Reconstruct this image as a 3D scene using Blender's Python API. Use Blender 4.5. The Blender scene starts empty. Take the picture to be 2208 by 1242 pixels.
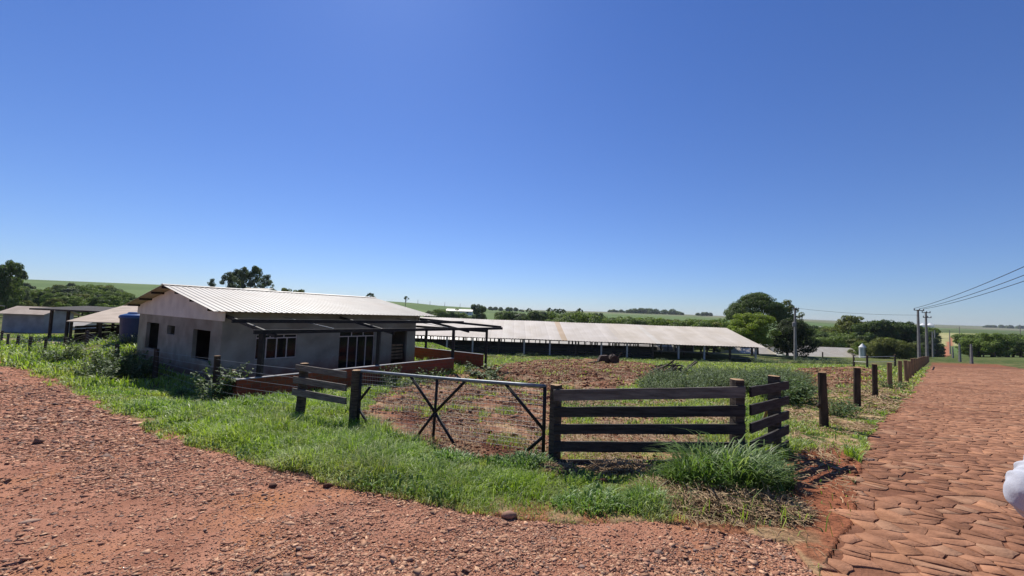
import bpy, math, random
import numpy as np
from mathutils import Vector, Matrix

# ------------------------------------------------------------------ camera, sky, sun
F_PX = 880.0; W_PX = 2208; CAM_H = 1.8
PITCH = math.atan(56 / F_PX); ROLL = 0.036
_c, _s = math.cos(PITCH), math.sin(PITCH)
FW = np.array([0, _c, _s]); _r = np.array([1., 0, 0]); _u = np.array([0, -_s, _c])
RT = math.cos(ROLL) * _r + math.sin(ROLL) * _u
UP = -math.sin(ROLL) * _r + math.cos(ROLL) * _u
EYE = np.array([0, 0, CAM_H])

scene = bpy.context.scene
cd = bpy.data.cameras.new('camera'); cam = bpy.data.objects.new('camera', cd)
scene.collection.objects.link(cam)
cam.matrix_world = Matrix(((RT[0], UP[0], -FW[0], 0), (RT[1], UP[1], -FW[1], 0), (RT[2], UP[2], -FW[2], CAM_H), (0, 0, 0, 1)))
cd.sensor_width = 36; cd.lens = 36 * F_PX / W_PX; cd.clip_start = 0.05; cd.clip_end = 20000
scene.camera = cam

SUN_AZ = math.radians(-20); SUN_EL = math.radians(48)     # azimuth from +Y towards +X
world = bpy.data.worlds.new('World'); scene.world = world; world.use_nodes = True
nt = world.node_tree; bg = nt.nodes['Background']
sky = nt.nodes.new('ShaderNodeTexSky'); sky.sky_type = 'NISHITA'; sky.sun_disc = False
sky.sun_elevation = SUN_EL; sky.sun_rotation = SUN_AZ
sky.air_density = 1.0; sky.dust_density = 0.2; sky.ozone_density = 3.0; sky.altitude = 400
hs = nt.nodes.new('ShaderNodeHueSaturation'); hs.inputs['Saturation'].default_value = 1.0
geo = nt.nodes.new('ShaderNodeNewGeometry'); sx = nt.nodes.new('ShaderNodeSeparateXYZ'); nt.links.new(geo.outputs['Incoming'], sx.inputs[0])
rp = nt.nodes.new('ShaderNodeValToRGB'); el = nt.nodes.new('ShaderNodeMath'); el.operation = 'ABSOLUTE'; nt.links.new(sx.outputs[2], el.inputs[0]); nt.links.new(el.outputs[0], rp.inputs[0])
rp.color_ramp.elements[0].position = 0.0; rp.color_ramp.elements[0].color = (.42, .495, .68, 1)       # clear air: a deep blue sky
rp.color_ramp.elements[1].position = .6; rp.color_ramp.elements[1].color = (.335, .47, .77, 1)
mx = nt.nodes.new('ShaderNodeMix'); mx.data_type = 'RGBA'; mx.blend_type = 'MULTIPLY'; mx.inputs[0].default_value = 1
nt.links.new(sky.outputs[0], mx.inputs[6]); nt.links.new(rp.outputs[0], mx.inputs[7])
nt.links.new(mx.outputs[2], hs.inputs['Color']); nt.links.new(hs.outputs[0], bg.inputs[0])
bg.inputs[1].default_value = 0.124
sd = bpy.data.lights.new('sun', 'SUN'); sd.energy = 5.0; sd.angle = math.radians(0.5); sd.color = (1, 0.95, 0.87)
sun = bpy.data.objects.new('sun', sd); scene.collection.objects.link(sun)
sdir = Vector((math.sin(SUN_AZ) * math.cos(SUN_EL), math.cos(SUN_AZ) * math.cos(SUN_EL), math.sin(SUN_EL)))
sun.rotation_euler = sdir.to_track_quat('Z', 'Y').to_euler(); sun.location = (0, 0, 60)
vs = scene.view_settings; vs.view_transform = 'Standard'; vs.look = 'None'; vs.exposure = 0.3; vs.gamma = 1
scene.render.filter_size = 0.9
scene.cycles.max_bounces = 6; scene.cycles.transparent_max_bounces = 8; scene.cycles.use_denoising = True; scene.cycles.denoiser = 'OPENIMAGEDENOISE'; scene.cycles.denoising_input_passes = 'RGB_ALBEDO_NORMAL'; scene.cycles.denoising_prefilter = 'ACCURATE'

rng = np.random.default_rng(7); random.seed(7)

# ------------------------------------------------------------------ helpers
def ray(u, v): return FW + (u - 1104) / F_PX * RT - (v - 621) / F_PX * UP
def atz(u, v, z):
    d = ray(u, v); return EYE + d * ((z - CAM_H) / d[2])
def aty(u, v, y):
    d = ray(u, v); return EYE + d * (y / d[1])
def sstep(a, b, x):
    t = np.clip((x - a) / (b - a), 0, 1); return t * t * (3 - 2 * t)

def _hash(ix, iy, seed):
    h = (ix.astype(np.int64) * 374761393 + iy.astype(np.int64) * 668265263 + seed * 982451653) & 0xffffffff
    h = ((h ^ (h >> 13)) * 1274126177) & 0xffffffff
    h = h ^ (h >> 16)
    return (h & 0xffff) / 65535.0
def vnoise(x, y, seed=0):
    x = np.asarray(x, float); y = np.asarray(y, float)
    ix = np.floor(x); iy = np.floor(y); fx = x - ix; fy = y - iy
    fx = fx * fx * (3 - 2 * fx); fy = fy * fy * (3 - 2 * fy)
    a = _hash(ix, iy, seed); b = _hash(ix + 1, iy, seed); c = _hash(ix, iy + 1, seed); d = _hash(ix + 1, iy + 1, seed)
    return (a * (1 - fx) + b * fx) * (1 - fy) + (c * (1 - fx) + d * fx) * fy
def fbm(x, y, seed=0, oct=4):
    s = 0; a = .5; n = 0
    for k in range(oct):
        s = s + a * vnoise(x * 2 ** k, y * 2 ** k, seed + k * 17); n += a; a *= .55
    return s / n

COL = scene.collection
def link(o, parent=None):
    COL.objects.link(o)
    if parent is not None: o.parent = parent
    return o
def tag(o, label=None, cat=None, group=None, kind=None):
    if label: o['label'] = label
    if cat: o['category'] = cat
    if group: o['group'] = group
    if kind: o['kind'] = kind
    return o
def empty(name, loc=(0, 0, 0), rz=0.0):
    o = bpy.data.objects.new(name, None); o.location = [float(q) for q in loc]; o.rotation_euler = (0, 0, rz); o.empty_display_size = .3
    return link(o)
def copy_tree(o, parent=None):
    c = o.copy(); COL.objects.link(c)
    c.parent = parent
    for ch in [q for q in bpy.data.objects if q.parent == o]: copy_tree(ch, c)
    return c
CHILD = {}
def dup(root, kids, loc, rz=0, sc=1.0, label=None, cat=None, group=None):
    c = root.copy(); COL.objects.link(c); c.location = [float(q) for q in loc]; c.rotation_euler = (0, 0, rz)
    c.scale = (sc, sc, sc) if np.isscalar(sc) else sc
    for k in kids:
        d = k.copy(); COL.objects.link(d); d.parent = c
    if label: c['label'] = label
    if cat: c['category'] = cat
    if group: c['group'] = group
    return c

def np_mesh(name, V, faces, mat, parent=None, tint=None, smooth=False):
    """V (N,3); faces: list of (M,k) int arrays; tint (N,3) vertex colour attribute (the thing's own colour)"""
    me = bpy.data.meshes.new(name)
    V = np.asarray(V, np.float32)
    faces = [np.asarray(f, np.int32) for f in faces if len(f)]
    me.vertices.add(len(V)); me.vertices.foreach_set('co', V.ravel())
    nl = sum(f.size for f in faces); npol = sum(len(f) for f in faces)
    me.loops.add(nl); me.loops.foreach_set('vertex_index', np.concatenate([f.ravel() for f in faces]))
    tot = np.concatenate([np.full(len(f), f.shape[1], np.int32) for f in faces])
    st = np.concatenate([[0], np.cumsum(tot)[:-1]]).astype(np.int32)
    me.polygons.add(npol); me.polygons.foreach_set('loop_start', st)
    me.update(calc_edges=True)
    if smooth: me.polygons.foreach_set('use_smooth', np.ones(npol, bool))
    if tint is not None:
        at = me.color_attributes.new('tint', 'FLOAT_COLOR', 'POINT')
        t4 = np.ones((len(V), 4), np.float32); t4[:, :3] = tint
        at.data.foreach_set('color', t4.ravel())
    if mat: me.materials.append(mat)
    return link(bpy.data.objects.new(name, me), parent)

class MB:
    """collects boxes, tubes, prisms into one mesh"""
    def __init__(s): s.v = []; s.f = []
    def add(s, V, Fs):
        n = len(s.v); s.v += [tuple(map(float, p)) for p in V]; s.f += [tuple(i + n for i in f) for f in Fs]; return s
    def box(s, a, b):
        x0, y0, z0 = a; x1, y1, z1 = b
        return s.add([(x0, y0, z0), (x1, y0, z0), (x1, y1, z0), (x0, y1, z0), (x0, y0, z1), (x1, y0, z1), (x1, y1, z1), (x0, y1, z1)],
                     [(0, 3, 2, 1), (4, 5, 6, 7), (0, 1, 5, 4), (1, 2, 6, 5), (2, 3, 7, 6), (3, 0, 4, 7)])
    def bar(s, p, q, w, h, up=(0, 0, 1), taper=1.0):
        """rectangular bar from p to q, width w sideways, h along up"""
        p = np.array(p, float); q = np.array(q, float); d = q - p; d /= np.linalg.norm(d)
        up = np.array(up, float); sd_ = np.cross(d, up); nn = np.linalg.norm(sd_)
        if nn < 1e-5: sd_ = np.cross(d, [0, 1, 0]); nn = np.linalg.norm(sd_)
        sd_ /= nn; u = np.cross(sd_, d)
        V = []
        for c, k in ((p, 1), (q, taper)):
            for a, b in ((-1, -1), (1, -1), (1, 1), (-1, 1)): V.append(c + sd_ * a * w / 2 * k + u * b * h / 2 * k)
        return s.add(V, [(0, 1, 2, 3), (7, 6, 5, 4), (0, 4, 5, 1), (1, 5, 6, 2), (2, 6, 7, 3), (3, 7, 4, 0)])
    def tube(s, pts, rad, n=8, cap=True):
        pts = [np.array(p, float) for p in pts]; rad = [rad] * len(pts) if np.isscalar(rad) else rad
        V = []; Fs = []; prev = None
        for i, p in enumerate(pts):
            d = pts[min(i + 1, len(pts) - 1)] - pts[max(i - 1, 0)]; d = d / (np.linalg.norm(d) + 1e-9)
            a = prev if prev is not None else (np.array([1., 0, 0]) if abs(d[0]) < .9 else np.array([0, 1., 0]))
            a = a - d * (a @ d); a /= np.linalg.norm(a) + 1e-9; prev = a; b = np.cross(d, a)
            for k in range(n):
                t = 2 * math.pi * k / n; V.append(p + (a * math.cos(t) + b * math.sin(t)) * rad[i])
        for i in range(len(pts) - 1):
            for k in range(n):
                Fs.append((i * n + k, i * n + (k + 1) % n, (i + 1) * n + (k + 1) % n, (i + 1) * n + k))
        if cap:
            Fs.append(tuple(range(n))[::-1]); Fs.append(tuple((len(pts) - 1) * n + k for k in range(n)))
        return s.add(V, Fs)
    def prism(s, poly, ext):
        """poly: list of 3-D points, extruded by vector ext"""
        n = len(poly); e = np.array(ext, float); V = [np.array(p, float) for p in poly]; V = V + [p + e for p in V]
        return s.add(V, [tuple(range(n))[::-1], tuple(range(n, 2 * n))] + [(i, (i + 1) % n, n + (i + 1) % n, n + i) for i in range(n)])
    def build(s, name, mat, parent=None, bevel=0, smooth=False):
        me = bpy.data.meshes.new(name); me.from_pydata(s.v, [], s.f); me.materials.append(mat)
        if smooth: me.polygons.foreach_set('use_smooth', np.ones(len(me.polygons), bool))
        o = link(bpy.data.objects.new(name, me), parent)
        if bevel:
            m = o.modifiers.new('b', 'BEVEL'); m.width = bevel; m.segments = 1; m.limit_method = 'ANGLE'
        return o

# ------------------------------------------------------------------ materials
def pmat(name, col, col2=None, scale=3.0, rough=.8, spec=.3, metal=0, bump=0, bscale=20, attr=False, trans=0.0, stretch=None, detail=6, contrast=(.35, .65), col3=None, scale3=.5, bdist=.02, contrast3=(.5, .7)):
    m = bpy.data.materials.new(name); m.use_nodes = True; N = m.node_tree.nodes; L = m.node_tree.links
    p = N['Principled BSDF']; p.inputs['Roughness'].default_value = rough; p.inputs['Metallic'].default_value = metal
    p.inputs['Specular IOR Level'].default_value = spec
    tc = N.new('ShaderNodeTexCoord'); vec = tc.outputs['Object']
    if stretch:
        mp = N.new('ShaderNodeMapping'); mp.inputs['Scale'].default_value = stretch; L.new(vec, mp.inputs[0]); vec = mp.outputs[0]
    def noise(sc):
        n = N.new('ShaderNodeTexNoise'); n.inputs['Scale'].default_value = sc; n.inputs['Detail'].default_value = detail; L.new(vec, n.inputs['Vector']); return n.outputs['Fac']
    def ramp(src, lo, hi):
        r = N.new('ShaderNodeMapRange'); r.inputs['From Min'].default_value = lo; r.inputs['From Max'].default_value = hi; L.new(src, r.inputs[0]); return r.outputs[0]
    def mix(f, a, b, mode='MIX'):
        x = N.new('ShaderNodeMix'); x.data_type = 'RGBA'; x.blend_type = mode
        if hasattr(f, 'links'): L.new(f, x.inputs[0])
        else: x.inputs[0].default_value = f
        for q, i in ((a, 6), (b, 7)):
            if isinstance(q, tuple): x.inputs[i].default_value = (*q, 1)
            else: L.new(q, x.inputs[i])
        return x.outputs[2]
    c = None
    if col2: c = mix(ramp(noise(scale), *contrast), col, col2)
    if col3: c = mix(ramp(noise(scale3), *contrast3), c if c is not None else col, col3)
    if attr:
        a = N.new('ShaderNodeAttribute'); a.attribute_name = 'tint'
        c = mix(1.0, c if c is not None else col, a.outputs['Color'], 'MULTIPLY')
    if c is not None: L.new(c, p.inputs['Base Color'])
    else: p.inputs['Base Color'].default_value = (*col, 1)
    if bump:
        b = N.new('ShaderNodeBump'); b.inputs['Strength'].default_value = bump; b.inputs['Distance'].default_value = bdist
        L.new(noise(bscale), b.inputs['Height']); L.new(b.outputs[0], p.inputs['Normal'])
    if trans:
        t = N.new('ShaderNodeBsdfTranslucent'); ms = N.new('ShaderNodeMixShader'); ms.inputs[0].default_value = trans
        if c is not None:
            L.new(mix(1.0, c, (1.25, 1.35, .6), 'MULTIPLY'), t.inputs[0])
        else: t.inputs[0].default_value = (*col, 1)
        L.new(p.outputs[0], ms.inputs[1]); L.new(t.outputs[0], ms.inputs[2])
        L.new(ms.outputs[0], N['Material Output'].inputs[0])
    return m

M = {}
M['ground'] = pmat('ground_mat', (1.15, 1.1, 1.05), (.62, .6, .58), 9, rough=.95, spec=.1, bump=.8, bscale=25, attr=True, detail=10, bdist=.04)
M['gravelroad'] = pmat('gravel_road_mat', (.43, .207, .130), (.31, .138, .084), 2.2, rough=.95, spec=.1, bump=1.0, bscale=80, col3=(.43, .19, .088), scale3=.7, detail=12, bdist=.02)
M['pavebed'] = pmat('paved_road_bed_mat', (.23, .105, .062), (.15, .066, .038), 3, rough=.95, spec=.1, bump=.8, bscale=30, detail=10)
M['pavestone'] = pmat('paving_stone_mat', (1, 1, 1), (.66, .63, .62), 5, rough=.9, spec=.08, bump=.6, bscale=30, attr=True, detail=10)
M['pebble'] = pmat('pebble_mat', (1, 1, 1), (.75, .75, .75), 30, rough=.9, spec=.15, attr=True)
M['clod'] = pmat('clod_mat', (1, 1, 1), (.6, .6, .6), 20, rough=1, spec=.05, attr=True)
M['blade'] = pmat('grass_blade_mat', (1, 1, 1), (.8, .8, .75), 2, rough=.5, spec=.35, attr=True, trans=.38)
M['leaf'] = pmat('leaf_mat', (1.3, 1.3, 1.3), (.9, .9, .9), .6, rough=.6, spec=.2, attr=True, trans=.35)
M['weedleaf'] = pmat('weed_leaf_mat', (1, 1, 1), (.75, .75, .75), 3, rough=.6, spec=.22, attr=True, trans=.3)
M['stem'] = pmat('stem_mat', (.10, .11, .04), rough=.8)
M['bark'] = pmat('bark_mat', (.13, .10, .075), (.06, .045, .035), 5, bump=.6, bscale=14, stretch=(1, 1, .3))
M['straw'] = pmat('straw_mat', (1, 1, 1), (.7, .68, .62), 8, rough=.7, attr=True, spec=.2)
M['oldwood'] = pmat('weathered_wood_mat', (.105, .085, .065), (.045, .034, .026), 6, rough=.85, spec=.15, bump=.6, bscale=25, stretch=(1, 1, 6), detail=10)
M['board'] = pmat('fence_board_mat', (.062, .056, .050), (.026, .022, .019), 3, rough=.8, spec=.2, bump=.5, bscale=14, stretch=(1, 1, 9), detail=10)
M['paleboard'] = pmat('bleached_board_mat', (.20, .175, .15), (.10, .085, .075), 3, rough=.85, spec=.15, bump=.5, bscale=14, stretch=(1, 1, 9), detail=10)
M['lightwood'] = pmat('pale_post_mat', (.27, .18, .10), (.14, .085, .05), 5, rough=.85, spec=.15, bump=.6, bscale=20, stretch=(1, 1, .25), detail=10)
M['darkpost'] = pmat('dark_post_mat', (.085, .058, .04), (.03, .022, .018), 6, rough=.85, spec=.15, bump=.7, bscale=20, stretch=(1, 1, .25), detail=10)
M['cutwood'] = pmat('cut_wood_mat', (.42, .27, .14), (.26, .16, .08), 12, rough=.85)
M['steelpipe'] = pmat('galvanised_pipe_mat', (.20, .225, .245), (.13, .145, .16), 8, rough=.5, metal=.4)
M['darksteel'] = pmat('dark_steel_mat', (.014, .014, .015), (.028, .024, .022), 6, rough=.6, spec=.2)
M['wire'] = pmat('wire_mat', (.30, .30, .30), rough=.5, metal=.6)
M['plaster'] = pmat('grey_plaster_mat', (.34, .315, .245), (.235, .215, .165), 1.3, rough=.92, spec=.15, bump=.25, bscale=30, detail=10, col3=(.19, .15, .105), scale3=.45, contrast3=(.52, .75))
def soil_splash(m):
    """red soil washed up along the foot of the walls"""
    N = m.node_tree.nodes; L = m.node_tree.links; p = N['Principled BSDF']; src = p.inputs['Base Color'].links[0].from_socket
    g_ = N.new('ShaderNodeNewGeometry'); sx_ = N.new('ShaderNodeSeparateXYZ'); L.new(g_.outputs['Position'], sx_.inputs[0])
    n_ = N.new('ShaderNodeTexNoise'); n_.inputs['Scale'].default_value = 2.2; n_.inputs['Detail'].default_value = 8; L.new(g_.outputs['Position'], n_.inputs['Vector'])
    a_ = N.new('ShaderNodeMath'); a_.operation = 'MULTIPLY_ADD'; a_.inputs[1].default_value = -1.1; L.new(n_.outputs['Fac'], a_.inputs[0]); L.new(sx_.outputs[2], a_.inputs[2])
    r_ = N.new('ShaderNodeMapRange'); r_.inputs['From Min'].default_value = -2.0; r_.inputs['From Max'].default_value = -1.35; r_.inputs['To Min'].default_value = .75; r_.inputs['To Max'].default_value = 0; L.new(a_.outputs[0], r_.inputs[0])
    x_ = N.new('ShaderNodeMix'); x_.data_type = 'RGBA'; L.new(r_.outputs[0], x_.inputs[0]); L.new(src, x_.inputs[6]); x_.inputs[7].default_value = (.22, .10, .06, 1); L.new(x_.outputs[2], p.inputs['Base Color'])
soil_splash(M['plaster'])
M['metalroof'] = pmat('white_sheet_roof_mat', (.50, .46, .385), (.43, .385, .31), .8, rough=.5, spec=.3, stretch=(1, 1, 1), attr=False, detail=8, col3=(.44, .36, .275), scale3=.35, contrast3=(.56, .85))
M['gablesheet'] = pmat('gable_sheet_mat', (.72, .69, .60), (.60, .57, .50), 1.5, rough=.5)
M['barnroof'] = pmat('barn_roof_mat', (1, 1, 1), (.86, .84, .80), .35, rough=.75, spec=.15, attr=True, detail=8)
M['brick'] = None
M['frame'] = pmat('window_frame_mat', (.62, .53, .46), (.5, .42, .36), 8, rough=.5)
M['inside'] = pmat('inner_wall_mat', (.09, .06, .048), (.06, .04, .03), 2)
M['tank'] = pmat('blue_tank_mat', (.007, .026, .088), (.009, .032, .105), 2, rough=.42, spec=.35)
M['tanlid'] = pmat('tank_lid_mat', (.025, .075, .20), rough=.35)
M['tanroof'] = pmat('fibre_cement_roof_mat', (.50, .41, .32), (.40, .32, .245), .9, rough=.9, stretch=(1, 1, 1), detail=8)
M['greywall'] = pmat('grey_block_wall_mat', (.36, .35, .35), (.25, .245, .245), .9, rough=.9)
M['whitewall'] = pmat('white_wall_mat', (.78, .78, .76), (.68, .67, .64), 1.2, rough=.8)
M['darkroof'] = pmat('dark_roof_mat', (.035, .03, .028), (.06, .05, .04), 3, rough=.9)
M['concrete'] = pmat('concrete_pole_mat', (.25, .24, .225), (.18, .17, .16), 2, rough=.9)
M['silo'] = pmat('silo_mat', (.62, .65, .68), (.52, .55, .58), 1, rough=.4, metal=.5)
M['rust'] = pmat('rusty_iron_mat', (.075, .045, .03), (.035, .026, .022), 6, rough=.85, bump=.4, bscale=15)
M['shirt'] = pmat('white_shirt_mat', (.46, .465, .50), (.40, .41, .46), 6, rough=.8, spec=.15, bump=.15, bscale=40)
M['trousers'] = pmat('dark_trousers_mat', (.035, .04, .06), rough=.9)
M['skin'] = pmat('skin_mat', (.45, .26, .18), (.4, .22, .15), 6, rough=.55)
M['hair'] = pmat('hair_mat', (.03, .02, .015), rough=.6)

def brick_mat():
    m = bpy.data.materials.new('red_block_mat'); m.use_nodes = True; N = m.node_tree.nodes; L = m.node_tree.links
    p = N['Principled BSDF']; p.inputs['Roughness'].default_value = .9
    at = N.new('ShaderNodeUVMap')
    b = N.new('ShaderNodeTexBrick'); b.inputs['Color1'].default_value = (.34, .070, .022, 1); b.inputs['Color2'].default_value = (.25, .052, .020, 1)
    b.inputs['Mortar'].default_value = (.20, .11, .07, 1); b.inputs['Scale'].default_value = 1; b.inputs['Mortar Size'].default_value = .011
    b.inputs['Brick Width'].default_value = .29; b.inputs['Row Height'].default_value = .19
    L.new(at.outputs[0], b.inputs['Vector'])
    n = N.new('ShaderNodeTexNoise'); n.inputs['Scale'].default_value = 5; n.inputs['Detail'].default_value = 8
    x = N.new('ShaderNodeMix'); x.data_type = 'RGBA'; x.blend_type = 'MULTIPLY'; x.inputs[0].default_value = .75
    L.new(b.outputs[0], x.inputs[6]); L.new(n.outputs['Color'], x.inputs[7]); 
    g = N.new('ShaderNodeMix'); g.data_type = 'RGBA'; g.blend_type = 'ADD'; g.inputs[0].default_value = .35; L.new(x.outputs[2], g.inputs[6]); L.new(x.outputs[2], g.inputs[7])
    L.new(g.outputs[2], p.inputs['Base Color'])
    bp = N.new('ShaderNodeBump'); bp.inputs['Strength'].default_value = .6; bp.inputs['Distance'].default_value = .01; bp.invert = True
    L.new(b.outputs['Fac'], bp.inputs['Height']); L.new(bp.outputs[0], p.inputs['Normal'])
    return m
M['brick'] = brick_mat()
def glass_mat():
    m = bpy.data.materials.new('window_glass_mat'); m.use_nodes = True; N = m.node_tree.nodes; L = m.node_tree.links
    p = N['Principled BSDF']; p.inputs['Base Color'].default_value = (.03, .03, .03, 1); p.inputs['Roughness'].default_value = .04
    t = N.new('ShaderNodeBsdfTransparent'); t.inputs[0].default_value = (.8, .82, .8, 1); ms = N.new('ShaderNodeMixShader'); ms.inputs[0].default_value = .35
    L.new(t.outputs[0], ms.inputs[1]); L.new(p.outputs[0], ms.inputs[2]); L.new(ms.outputs[0], N['Material Output'].inputs[0])
    return m
M['glass'] = glass_mat()
def box_uv(o):
    """metre UVs along a wall: horizontal run and height"""
    me = o.data; uv = me.uv_layers.new(name='UVMap')
    for pl in me.polygons:
        n = pl.normal
        for li in pl.loop_indices:
            c = me.vertices[me.loops[li].vertex_index].co
            if abs(n.z) > .7: uv.data[li].uv = (c.x, c.y)
            else:
                t = Vector((-n.y, n.x, 0)).normalized(); uv.data[li].uv = (c.x * t.x + c.y * t.y, c.z)

# ------------------------------------------------------------------ terrain height
U1 = np.array([0.569, 0.822, 0.]); U1 /= np.linalg.norm(U1); U2 = np.array([-U1[1], U1[0], 0]); NF = -U2     # house axes
PAD = -1.62
HA = atz(469, 828, PAD)                           # near corner of the house
HL, HD = 10.7, 12.0                               # front length, end-wall width
RD = np.array([.722, .692])                       # direction of the paved road
LX = [-9, -6, -5.3, -3.27, -2.58, -1.76, -1.34, -1, 0, 4]; LZ = [-3.6, -3.2, -2.8, -2.4, -1.95, -1.52, -1.25, -.98, 0, 4]
FC = [0, 340, 600, 870, 1100, 1400, 1700, 1900, 2040, 2208]
FY = [95, 160, 250, 400, 700, 1500, 3000, 5200]
FT = np.array([
 [-2.8, -3.0, -4.2, -5.4, -5.8, -5.6, -5.6, -5.4, -4.6, -4],
 [-4, -4, -5, -9, -10.5, -10.5, -10, -10, -8.5, -8],
 [0, 0, 0, -6, -9.5, -10, -11, -13, -13, -12],
 [13, 12, 8, 1, -6, -7, -9, -11, -10.5, -10.5],
 [31, 30, 23, 15.3, 3, 0, -2, -3, -2.5, -2],
 [42, 41, 34, 22, 18, 22, 19, 12, 10, 10],
 [40, 40, 38, 30, 33, 43, 39, 36, 36, 39],
 [0, 0, 0, 0, 0, 0, 0, 0, 0, 0]], float)
def far_z(x, y):
    yy = np.clip(y, FY[0], FY[-1]); c = np.clip(1104 + 880 * x / np.maximum(y, 60.), FC[0], FC[-1])
    ci = np.clip(np.searchsorted(FC, c, side='right') - 1, 0, len(FC) - 2); fc = np.array(FC, float)
    t = (c - fc[ci]) / (fc[ci + 1] - fc[ci]); t = t * t * (3 - 2 * t) * .5 + t * .5
    ly = np.log(np.array(FY, float)); l = np.log(yy)
    ri = np.clip(np.searchsorted(ly, l, side='right') - 1, 0, len(FY) - 2); s = (l - ly[ri]) / (ly[ri + 1] - ly[ri])
    s = s * s * (3 - 2 * s) * .4 + s * .6
    return (FT[ri, ci] * (1 - t) + FT[ri, ci + 1] * t) * (1 - s) + (FT[ri + 1, ci] * (1 - t) + FT[ri + 1, ci + 1] * t) * s
def rect_w(x, y, o, a, b, a0, a1, b0, b1, soft):
    ka = (x - o[0]) * a[0] + (y - o[1]) * a[1]; kb = (x - o[0]) * b[0] + (y - o[1]) * b[1]
    d = np.maximum(np.maximum(a0 - ka, ka - a1), np.maximum(b0 - kb, kb - b1))
    return 1 - sstep(0, soft, d)
def zt(x, y):
    x = np.asarray(x, float); y = np.asarray(y, float)
    p = .0194 * x - .0793 * np.maximum(y, -6)
    zl = np.interp(p, LX, LZ); w = sstep(-4, -12, x)
    z = p * (1 - w) + zl * w
    hp = rect_w(x, y, HA, U1, NF, -1.6, HL + 1.5, -HD - .5, 5.2, 2.2)
    z = z * (1 - hp) + PAD * hp
    b = rect_w(x, y, (0, 71), (1, 0), (0, 1), -34, 46, 0, 26, 14)
    z = z * (1 - b) + (-5.25 + .006 * x) * b
    z = z + 1.15 * np.exp(-(((x + 25.0) ** 2 + (y - 27.8) ** 2) / 16.)) 
    f = sstep(80, 105, y)
    z = z * (1 - f) + far_z(x, y) * f
    return z
def gz(x, y): return float(zt(np.array([x]), np.array([y]))[0])
def gnd(u, v):
    d = ray(u, v); t = np.geomspace(1, 4000, 4000); P = EYE + d * t[:, None]
    below = P[:, 2] < zt(P[:, 0], P[:, 1])
    i = int(np.argmax(below)) if below.any() else len(t) - 1
    lo, hi = t[max(i - 1, 0)], t[i]
    for _ in range(30):
        m = (lo + hi) / 2; q = EYE + d * m
        if q[2] < gz(q[0], q[1]): hi = m
        else: lo = m
    return EYE + d * hi
def pip(x, y, poly):
    inside = np.zeros(x.shape, bool); n = len(poly)
    for i in range(n):
        x1, y1 = poly[i]; x2, y2 = poly[(i + 1) % n]
        c = (y1 > y) != (y2 > y)
        inside ^= c & (x < (x2 - x1) * (y - y1) / ((y2 - y1) if y2 != y1 else 1e-9) + x1)
    return inside

# ------------------------------------------------------------------ plan of the crossing
def plan(pts): return [tuple(gnd(*p)[:2]) for p in pts]
GE = plan([(0, 786), (100, 816), (200, 872), (330, 928), (450, 972), (560, 1003), (640, 1025), (750, 1050), (850, 1078), (940, 1094), (1050, 1112), (1200, 1125), (1420, 1122), (1500, 1135), (1620, 1150), (1700, 1170), (1760, 1240)])
gdir = np.array(GE[0]) - np.array(GE[1]); gdir /= np.linalg.norm(gdir)
GRAVEL = [tuple(np.array(GE[0]) + gdir * 60)] + GE + [(2.2, -12), (-90, -12), (-90, 30)]
PE = plan([(1770, 1240), (1800, 1180), (1835, 1120), (1845, 1070), (1850, 1020), (1868, 975), (1880, 940), (1905, 905), (1935, 878), (1965, 850)])
PEnd = np.array(PE[-1]); nrm = np.array([RD[1], -RD[0]])
PAVED = [(2.25, -12)] + PE + [tuple(PEnd + RD * 95), tuple(PEnd + RD * 95 + nrm * 8.4), tuple(PEnd + nrm * 8.8), tuple(PEnd - RD * 40 + nrm * 9.5), (25, -12)]
def warp(x, y, a=.25, f=1.1, s=3):
    r = np.hypot(x, y); a = a * np.clip(r / 8, .5, 4)
    return x + (fbm(x * f, y * f, s) - .5) * 2 * a, y + (fbm(x * f + 31, y * f + 7, s + 5) - .5) * 2 * a
SOILP = plan([(775, 905), (800, 862), (850, 838), (905, 822), (1000, 806), (1075, 786), (1180, 776), (1290, 772), (1400, 784), (1460, 800), (1385, 820), (1360, 838), (1280, 842), (1200, 870), (1185, 985), (1000, 985), (860, 950)])
SOILP2 = plan([(1700, 815), (1720, 795), (1850, 790), (1900, 800), (1870, 828), (1760, 842), (1700, 840)])
DRYP = plan([(1185, 860), (1400, 845), (1580, 880), (1590, 990), (1200, 1010)])
VERGE = plan([(1690, 960), (1690, 880), (1760, 850), (1990, 800), (1960, 850), (1860, 960), (1780, 1010)])
HEAPS = [(gnd(1560, 1085)[:2], .62), (gnd(1470, 1060)[:2], .42), (gnd(1640, 1105)[:2], .35), (gnd(1195, 1015)[:2], .22), (gnd(1345, 1015)[:2], .35)]
SOILV = plan([(1640, 1110), (1680, 1060), (1690, 1005), (1740, 975), (1800, 965), (1860, 985), (1850, 1120), (1805, 1240), (1690, 1240), (1650, 1180)])
STRAWZ = plan([(1415, 1075), (1445, 1050), (1500, 1062), (1560, 1080), (1640, 1080), (1690, 1085), (1680, 1125), (1600, 1140), (1500, 1132), (1430, 1118)])
TRACK = [(-80, 42), (-30, 38.2), (-24, 36), (-24, 38), (-30, 40.6), (-80, 45)]

def zones(x, y):
    """masks in plan: gravel, paved, soil(churned), dry(straw), verge-soil"""
    wx, wy = warp(x, y)
    g = pip(wx, wy, GRAVEL); p = pip(wx * .35 + x * .65, wy * .35 + y * .65, PAVED) & ~g
    so = pip(wx, wy, SOILP) | pip(wx, wy, SOILP2); dr = pip(wx, wy, DRYP); sv = pip(wx, wy, SOILV)
    vg = pip(wx, wy, VERGE)
    return g, p, so, dr, sv, vg

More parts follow.
